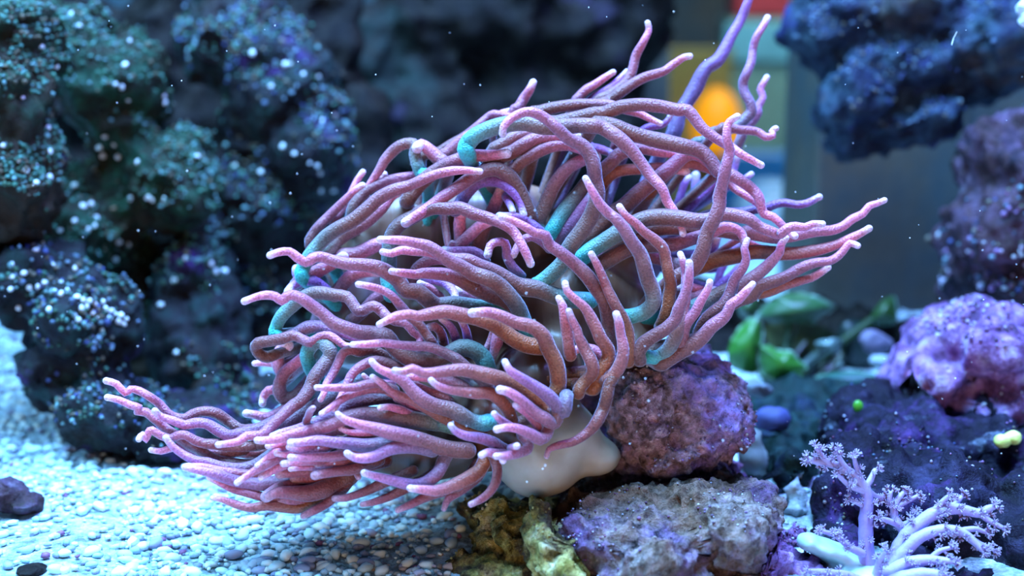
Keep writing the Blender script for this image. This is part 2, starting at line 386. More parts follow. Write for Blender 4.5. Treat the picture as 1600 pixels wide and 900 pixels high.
for (x, y, off, rx, ry, lab) in ((1182, 606, 120, 24, 16, 'pale blue blurred stone below the green algae'),
                            (1206, 655, 92, 26, 16, 'deep blue blurred stone right of the mauve boulder'),
                            (1384, 566, 205, 26, 15, 'light blue lump right of the green algae'),
                            (1366, 533, 215, 22, 16, 'dim lilac lump above the light blue one'),
                            (1176, 700, 62, 20, 36, 'pale teal stone against the right side of the mauve boulder')
                            ):
    d_ = {606: (.12, .15, .17), 655: (.04, .05, .16), 566: (.24, .28, .32), 533: (.12, .10, .15), 700: (.20, .26, .24), 785: (.62, .66, .62)}[y]
    rock('small_stone', lab, [(x, y, off, rx, ry, rx * .00028), (x + 8, y + ry * .5, off + 5, rx * .8, ry * .8, rx * .00025)],
         plain('stone_' + lab.split()[1], d_, 0.7), voxel=0.002, disps=[('CLOUDS', .02, .010), ('CLOUDS', .006, .003)])

# grit and turf algae on the rocks: nobody could count it
ICO1 = bmesh.new(); bmesh.ops.create_icosphere(ICO1, subdivisions=1, radius=1.0)
G_V = np.array([v.co[:] for v in ICO1.verts]); G_F = np.array([[v.index for v in f.verts] for f in ICO1.faces]); ICO1.free()
def grit(o, bvh, n, r0, r1, cols, name, mat, up=-0.1, sink=0.3):
    me = o.data
    no = np.empty(len(me.vertices) * 3, np.float32); me.vertices.foreach_get('normal', no); no = no.reshape(-1, 3)
    co = np.empty(len(me.vertices) * 3, np.float32); me.vertices.foreach_get('co', co); co = co.reshape(-1, 3)
    ok = np.where((no[:, 2] > up) & (no[:, 1] < 0.55))[0]
    # clump: keep where a low noise is high
    nz = np.array([noise.noise(Vector(co[i] * 28)) for i in ok[::max(1, len(ok) // 6000)]])
    pick = ok[::max(1, len(ok) // 6000)]
    p = np.clip(nz + 0.35, 0.02, 1) ** 2; p /= p.sum()
    idx = np.random.choice(pick, size=min(n, len(pick)), p=p, replace=False)
    Vs, Fs, Cs = [], [], []
    for k, i in enumerate(idx):
        r = random.uniform(r0, r1) * random.uniform(.6, 1)
        v = G_V * (r * np.random.uniform(.7, 1.2, 3)) + co[i] + no[i] * r * (1 - sink) * 0.8
        Vs.append(v); Fs.append(G_F + 12 * k)
        c = np.array(random.choice(cols)) * random.uniform(.6, 1.2)
        Cs.append(np.tile(c, (12, 1)))
    g = mesh_np(name, np.concatenate(Vs), np.concatenate(Fs), np.clip(np.concatenate(Cs), 0, 1))
    ob = link(name, g, mat, o); ob['kind'] = 'stuff'
m_grit = attr_mat('grit', 0.6)
TEAL = [(.04, .14, .09), (.06, .19, .15), (.03, .08, .04), (.12, .24, .24), (.09, .07, .04)]
BLU = [(.08, .13, .20), (.14, .22, .28), (.04, .06, .18), (.12, .11, .08)]
PUR = [(.28, .15, .34), (.40, .34, .46), (.20, .07, .15), (.48, .50, .56), (.10, .06, .10)]
RB = {id(t_[0]): t_[1] for t_ in ROCKS}
for o, n, r0, r1, cols in ((R_near, 1500, .0008, .0018, TEAL), (R_diag, 2200, .0008, .0018, TEAL), (R_mid, 1600, .0010, .0020, TEAL + BLU),
                           (R_low, 900, .0008, .0020, BLU + TEAL), (R_col, 500, .0010, .0022, TEAL), (R_over, 1500, .0008, .0016, BLU),
                           (R_brown, 700, .0010, .0024, PUR + BLU), (R_purp, 900, .0006, .0014, PUR), (R_deep, 600, .0004, .0010, PUR + BLU),
                           (R_boul, 700, .0004, .0008, PUR), (R_base, 700, .0004, .0008, PUR + [(.4, .34, .32)]), (R_pile, 500, .0005, .0012, PUR),
                           (R_olive, 500, .0004, .0009, [(.4, .36, .12), (.55, .5, .3), (.2, .15, .05)])):
    grit(o, RB[id(o)], n, r0, r1, cols, 'turf_algae' if cols is TEAL else 'encrusting_grit', m_grit)

# white polyps on the left rocks, each a part of the rock it sits on
def cast(x, y):
    best = None
    r = ray(x, y)
    for o, bv, _, _ in ROCKS:
        h = bv.ray_cast(EYE, r)
        if h[0] is not None and (best is None or h[3] < best[1][3]): best = (o, h)
    return best
bm = bmesh.new(); bmesh.ops.create_icosphere(bm, subdivisions=2, radius=1.0)
for v in bm.verts:
    v.co *= 1 + 0.18 * noise.noise(v.co * 1.7)
    v.co.z *= 0.75
pol_me = bpy.data.meshes.new('polyp'); bm.to_mesh(pol_me); bm.free(); smooth(pol_me)
pol_me.materials.append(plain('white_polyp', (0.74, 0.84, 0.86), 0.5))
SPOTS = [(x * .35, y * .35, 1) for x, y in ((1128,237),(560,292),(515,375),(543,388),(572,445),(732,430),(735,458),(770,468),(1210,385),(1355,332),(1420,340),(1275,287),(1300,285),(1495,515),(1440,540),(445,658),(468,607),(510,645),(615,725),(880,697),(1165,768),(1315,685),(1380,727),(1415,740),(1430,770),(1490,850),(1430,850),(85,717),(12,650),(160,740),(222,676),(217,570),(115,760),(220,790),(160,817),(302,812),(333,828),(660,880),(585,885),(735,890),(100,435),(325,65),(250,295),(355,115),(185,210),(1050,740),(1265,655),(460,695),(530,700),(580,183))]
SPOTS += [(x * .35, 300 + y * .35, 1.05) for x, y in ((370,65),(408,55),(335,130),(430,115),(395,165),(425,150),(270,170),(530,222),(573,235),(585,30),(680,35),(730,40),(505,68),(160,262),(55,322),(235,325),(105,362),(55,380),(335,342),(132,425),(170,422),(197,407),(45,433),(247,445),(272,405),(275,455),(300,440),(83,517),(220,525),(350,570),(330,550),(540,580),(515,545),(565,565),(360,520),(455,615),(720,505),(830,297),(915,295),(1003,355),(780,395),(790,717),(960,355),(585,480),(940,320),(515,300),(345,470),(372,480),(400,485),(385,510),(420,500),(440,530),(460,490),(470,520),(490,560),(430,560),(410,540),(495,530),(540,550),(555,590),(525,575))]
for x, y, k in SPOTS:
    h = cast(x, y)
    if not h: continue
    o, (loc, nor, _, dist) = h
    c = bpy.data.objects.new('polyp', pol_me); COL.objects.link(c)
    c.parent = o
    s = random.uniform(3.0, 4.6) * k * dist / FPX
    c.location = loc + nor * s * 0.3 - o.location
    c.rotation_euler = nor.to_track_quat('Z', 'Y').to_euler()
    c.scale = (s * random.uniform(.8, 1.3), s * random.uniform(.8, 1.2), s)

# ------------------------------------------------------------------ gravel
PAL = [(.60, .80, .80), (.80, .94, .90), (.38, .54, .62), (.54, .72, .76), (.76, .86, .76), (.30, .34, .46)]
TAN = [(.42, .33, .26), (.50, .42, .36), (.34, .28, .30), (.56, .50, .48), (.30, .22, .16), (.46, .40, .46)]
def is_tan(x, y):                             # the darker mixed gravel by the foot of the rock
    if x > 960 or x < 430: return -1.0
    return (x - 545) / 230 + (y - 800) / 120 + 0.5 * noise.noise(Vector((x * .012, y * .012, 0)))
def near_rock(bv, x, y, z):
    v = Vector((x, y, z + .001))
    p, n_, _, d_ = bv.find_nearest(v)
    return d_ < .0035 or (v - p).dot(n_) < 0
Vs, Fs, Cs, k = [], [], [], 0
for _ in range(30000):
    x = random.uniform(-0.42, 0.36); y = random.uniform(0.47, 0.98)
    if y > 0.8 and random.random() < .5: continue
    z = floor_z(x, y)
    q = CR.transposed() @ (Vector((x, y, z)) - EYE)
    px, py = 800 + q.x / -q.z * FPX, 450 - q.y / -q.z * FPX
    if px < -40 or px > 1640 or py > 960: continue
    if any(l2[0] - .004 < x < h2[0] + .004 and l2[1] - .004 < y < h2[1] + .004 and near_rock(b2, x, y, z) for _, b2, l2, h2 in ROCKS): continue
    if (1105 < px < 1410 and py < 640) or (1225 < px < 1600 and py > 850) : continue
    t = is_tan(px, py)
    fine = px < 190 and py > 800              # smoother sand in the lower left corner
    if fine and random.random() < .75: continue
    r = random.uniform(.0007, .0022) * (0.75 if t > 0.8 else 1)
    c = np.array(random.choice(TAN if t + random.uniform(-.3, .3) > 1.15 else PAL)) * random.uniform(.75, 1.1)
    if random.random() < .03: c = np.array((.25, .10, .20))
    a = random.uniform(0, 6.28); ca, sa = math.cos(a), math.sin(a)
    v = G_V * np.array([r * random.uniform(1, 1.7), r * random.uniform(.7, 1.1), r * .7]) * np.random.uniform(.8, 1.2, (12, 1))
    v = np.stack([v[:, 0] * ca - v[:, 1] * sa, v[:, 0] * sa + v[:, 1] * ca, v[:, 2]], 1) + np.array([x, y, z + r * .25 + random.uniform(0, .0012)])
    Vs.append(v); Fs.append(G_F + 12 * k); Cs.append(np.tile(np.clip(c, 0, 1), (12, 1))); k += 1
m_grain = attr_mat('gravel', 0.6, speck=0.1)
g = link('coral_gravel', mesh_np('coral_gravel', np.concatenate(Vs), np.concatenate(Fs), np.concatenate(Cs)), m_grain)
tag(g, 'white and tan crushed coral gravel covering the tank floor', 'gravel', kind='stuff')

def pebble_mesh(seed, col):
    bm = bmesh.new(); bmesh.ops.create_icosphere(bm, subdivisions=2, radius=1.0)
    for v in bm.verts:
        v.co *= 1 + 0.35 * noise.noise(v.co * 1.1 + Vector((seed * 5.1, 0, 0)))
        v.co = Vector((v.co.x * 1.35, v.co.y * .9, v.co.z * .7))
    me = bpy.data.meshes.new('gravel_piece'); bm.to_mesh(me); bm.free(); smooth(me)
    a = me.attributes.new('Col', 'FLOAT_COLOR', 'POINT')
    a.data.foreach_set('color', [*col, 1] * len(me.vertices)); me.materials.append(m_grain)
    return me
pale_me = [pebble_mesh(i, c) for i, c in enumerate(PAL)]
tan_me = [pebble_mesh(20 + i, c) for i, c in enumerate(TAN)]
count = {'p': 0, 't': 0}
def under_rock(x, y, d):
    h = cast(x, y)
    return h is not None and h[1][3] < d
for _ in range(900):
    if sum(count.values()) >= 290: break
    x = random.uniform(0, 800); y = 900 - 200 * random.random() ** 1.5
    if x < 190 and y > 800 and random.random() < .7: continue
    p = floor_hit(x, y)
    if under_rock(x, y, (p - EYE).length): continue
    t = is_tan(x, y) > 1.15
    o = bpy.data.objects.new('gravel_piece', random.choice(tan_me if t else pale_me)); COL.objects.link(o)
    s = random.uniform(.0017, .0030) * (.75 if t else 1)
    o.scale = (s, s, s); o.location = p + Vector((0, 0, s * .55)); o.rotation_euler = (random.uniform(-.3, .3), random.uniform(-.3, .3), random.uniform(0, 6.28))
    count['t' if t else 'p'] += 1
    if t: tag(o, 'tan gravel piece lying at the foot of the olive rock', 'gravel piece', 'tan gravel pieces by the rock')
    else: tag(o, 'white coral gravel piece lying on the bright open sand', 'gravel piece', 'white gravel pieces on the sand')

# ------------------------------------------------------------------ anemone
anem = empty('sea_anemone', O(870, 770, -5))
tag(anem, 'large pink tipped sea anemone on the rock with tentacles swept aside', 'anemone')
m_flesh, nt, b = new_mat('anemone_flesh')
tc = N(nt, 'ShaderNodeTexCoord').outputs['Object']
mp = N(nt, 'ShaderNodeMapping'); mp.inputs['Scale'].default_value = (90, 30, 14); mp.inputs['Rotation'].default_value = (0, 0.35, 0)
nt.links.new(tc, mp.inputs['Vector'])
wv = noise_tex(nt, mp.outputs['Vector'], 1.0, 4, 0.55)
cr = ramp(nt, wv.outputs['Fac'], [(0.3, (0.13, 0.050, 0.026)), (0.55, (0.20, 0.095, 0.058)), (0.75, (0.26, 0.145, 0.11))])
nf = noise_tex(nt, tc, 18, 3)
f2 = ramp(nt, nf.outputs['Fac'], [(0.50, (0, 0, 0)), (0.68, (1, 1, 1))]).outputs['Color']
nt.links.new(mix(nt, f2, cr.outputs['Color'], (0.26, 0.14, 0.20)), b.inputs['Base Color'])
b.inputs['Roughness'].default_value = 0.4; b.inputs['Subsurface Weight'].default_value = 0.15
b.inputs['Subsurface Scale'].default_value = 0.005
bp = N(nt, 'ShaderNodeBump'); bp.inputs['Strength'].default_value = 0.5; bp.inputs['Distance'].default_value = 0.003
nt.links.new(wv.outputs['Fac'], bp.inputs['Height']); nt.links.new(bp.outputs['Normal'], b.inputs['Normal'])
disc, disc_bvh = blob_object('oral_disc',
    [(640, 405, 46, 120, 110, .026), (790, 370, 48, 140, 84, .024), (930, 400, 46, 110, 76, .026), (560, 500, 34, 75, 75, .026), (900, 480, 24, 105, 80, .028),
     (985, 500, 22, 60, 60, .024), (700, 500, 34, 130, 80, .026), (840, 585, 2, 80, 65, .028), (680, 690, -18, 105, 62, .018), (770, 665, -16, 75, 68, .024),
     (600, 690, -18, 90, 46, .014), (720, 600, 10, 110, 60, .026), (990, 550, 8, 40, 32, .02)],
    0.0024, [('CLOUDS', 0.04, 0.008), ('CLOUDS', 0.015, 0.003)], m_flesh, sm=10, parent=anem, floor_cut=False)
disc['label'] = 'fleshy tan pink disc with radial folds'
m_column, nt, b = new_mat('cream_column')
tc = N(nt, 'ShaderNodeTexCoord').outputs['Object']
nf = noise_tex(nt, tc, 45, 4)
cr = ramp(nt, nf.outputs['Fac'], [(0.3, (0.40, 0.34, 0.24)), (0.6, (0.52, 0.47, 0.36)), (0.8, (0.60, 0.57, 0.48))])
nt.links.new(cr.outputs['Color'], b.inputs['Base Color']); b.inputs['Roughness'].default_value = 0.45
b.inputs['Subsurface Weight'].default_value = 0.2; b.inputs['Subsurface Scale'].default_value = 0.006
colm, col_bvh = blob_object('column',
    [(842, 715, -12, 70, 62, .026), (810, 690, -10, 55, 60, .024), (880, 680, -10, 60, 55, .024), (930, 712, -6, 44, 30, .02), (850, 620, 0, 55, 60, .02)],
    0.0022, [('CLOUDS', 0.04, 0.003)], m_column, sm=14, parent=anem, floor_cut=False)
colm['label'] = 'smooth cream coloured column foot gripping the rock'

m_tent = attr_mat('tentacle_skin', rough=0.40, bump=0.9, bscale=1250, sheen=0.7, sheen_tint=(0.55, 0.68, 1.0), sss=0.06, speck=0.3)
def catmull(P, R, step):
    P = [Vector(p) for p in P]
    n = len(P)
    ext = [P[0] * 2 - P[1]] + P + [P[-1] * 2 - P[-2]]
    out, rad, tt = [], [], []
    for i in range(n - 1):
        p0, p1, p2, p3 = ext[i:i + 4]
        m = max(2, int((p2 - p1).length / step))
        for j in range(m):
            t = j / m
            q = 0.5 * ((2 * p1) + (p2 - p0) * t + (2 * p0 - 5 * p1 + 4 * p2 - p3) * t * t + (3 * p1 - p0 - 3 * p2 + p3) * t ** 3)
            out.append(q); rad.append(R[i] * (1 - t) + R[i + 1] * t)
    out.append(P[-1]); rad.append(R[-1])
    return out, rad
def tube(P, R, seg=12, cap0=True, cap1=True):
    """tube along points P with radii R, hemispherical ends; returns verts, faces, station index per vert"""
    P = [Vector(p) for p in P]
    def capped(P, R):
        d = (P[0] - P[1]).normalized(); r = R[0]
        pre = [(P[0] + d * r * math.sin(a), r * math.cos(a)) for a in (1.5, 1.15, 0.75, 0.35)]
        return [p for p, _ in pre] + P, [x for _, x in pre] + R
    n0 = 0
    if cap0: P, R = capped(P, list(R)); n0 = 4
    if cap1:
        P, R = capped(P[::-1], list(R)[::-1]); P, R = P[::-1], R[::-1]
    T = [(P[min(i + 1, len(P) - 1)] - P[max(i - 1, 0)]).normalized() for i in range(len(P))]
    nrm = T[0].orthogonal().normalized()
    V, st = [], []
    for i, (p, r) in enumerate(zip(P, R)):
        nrm = (nrm - T[i] * nrm.dot(T[i])).normalized()
        bn = T[i].cross(nrm)
        for k in range(seg):
            a = 2 * math.pi * k / seg
            V.append(p + (nrm * math.cos(a) + bn * math.sin(a)) * r); st.append(min(max(i - n0, 0), len(P) - 1))
    F = [(i * seg + k, i * seg + (k + 1) % seg, (i + 1) * seg + (k + 1) % seg, (i + 1) * seg + k) for i in range(len(P) - 1) for k in range(seg)]
    F.append(tuple(range(seg))[::-1]); F.append(tuple((len(P) - 1) * seg + k for k in range(seg)))
    return V, F, st

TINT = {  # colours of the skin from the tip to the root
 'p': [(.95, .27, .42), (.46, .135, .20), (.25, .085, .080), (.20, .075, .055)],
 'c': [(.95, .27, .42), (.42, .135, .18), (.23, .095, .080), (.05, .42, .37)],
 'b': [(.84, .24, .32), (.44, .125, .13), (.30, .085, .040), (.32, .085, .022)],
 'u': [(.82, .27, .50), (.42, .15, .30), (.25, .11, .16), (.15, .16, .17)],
 'v': [(.56, .22, .62), (.32, .12, .38), (.18, .08, .21), (.15, .075, .17)],  # violet of the back tentacles, their shade put into the colour
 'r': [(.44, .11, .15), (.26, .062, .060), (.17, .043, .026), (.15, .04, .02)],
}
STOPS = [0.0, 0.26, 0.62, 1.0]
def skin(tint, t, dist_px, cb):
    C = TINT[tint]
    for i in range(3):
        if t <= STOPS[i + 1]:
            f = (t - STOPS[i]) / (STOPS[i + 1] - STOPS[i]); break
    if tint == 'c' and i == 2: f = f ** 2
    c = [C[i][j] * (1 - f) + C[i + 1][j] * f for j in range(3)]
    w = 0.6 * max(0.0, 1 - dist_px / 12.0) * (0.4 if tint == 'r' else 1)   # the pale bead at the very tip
    return [min(1, (c[j] * (1 - w) + (.96, .84, .92)[j] * w) * cb) for j in range(3)]

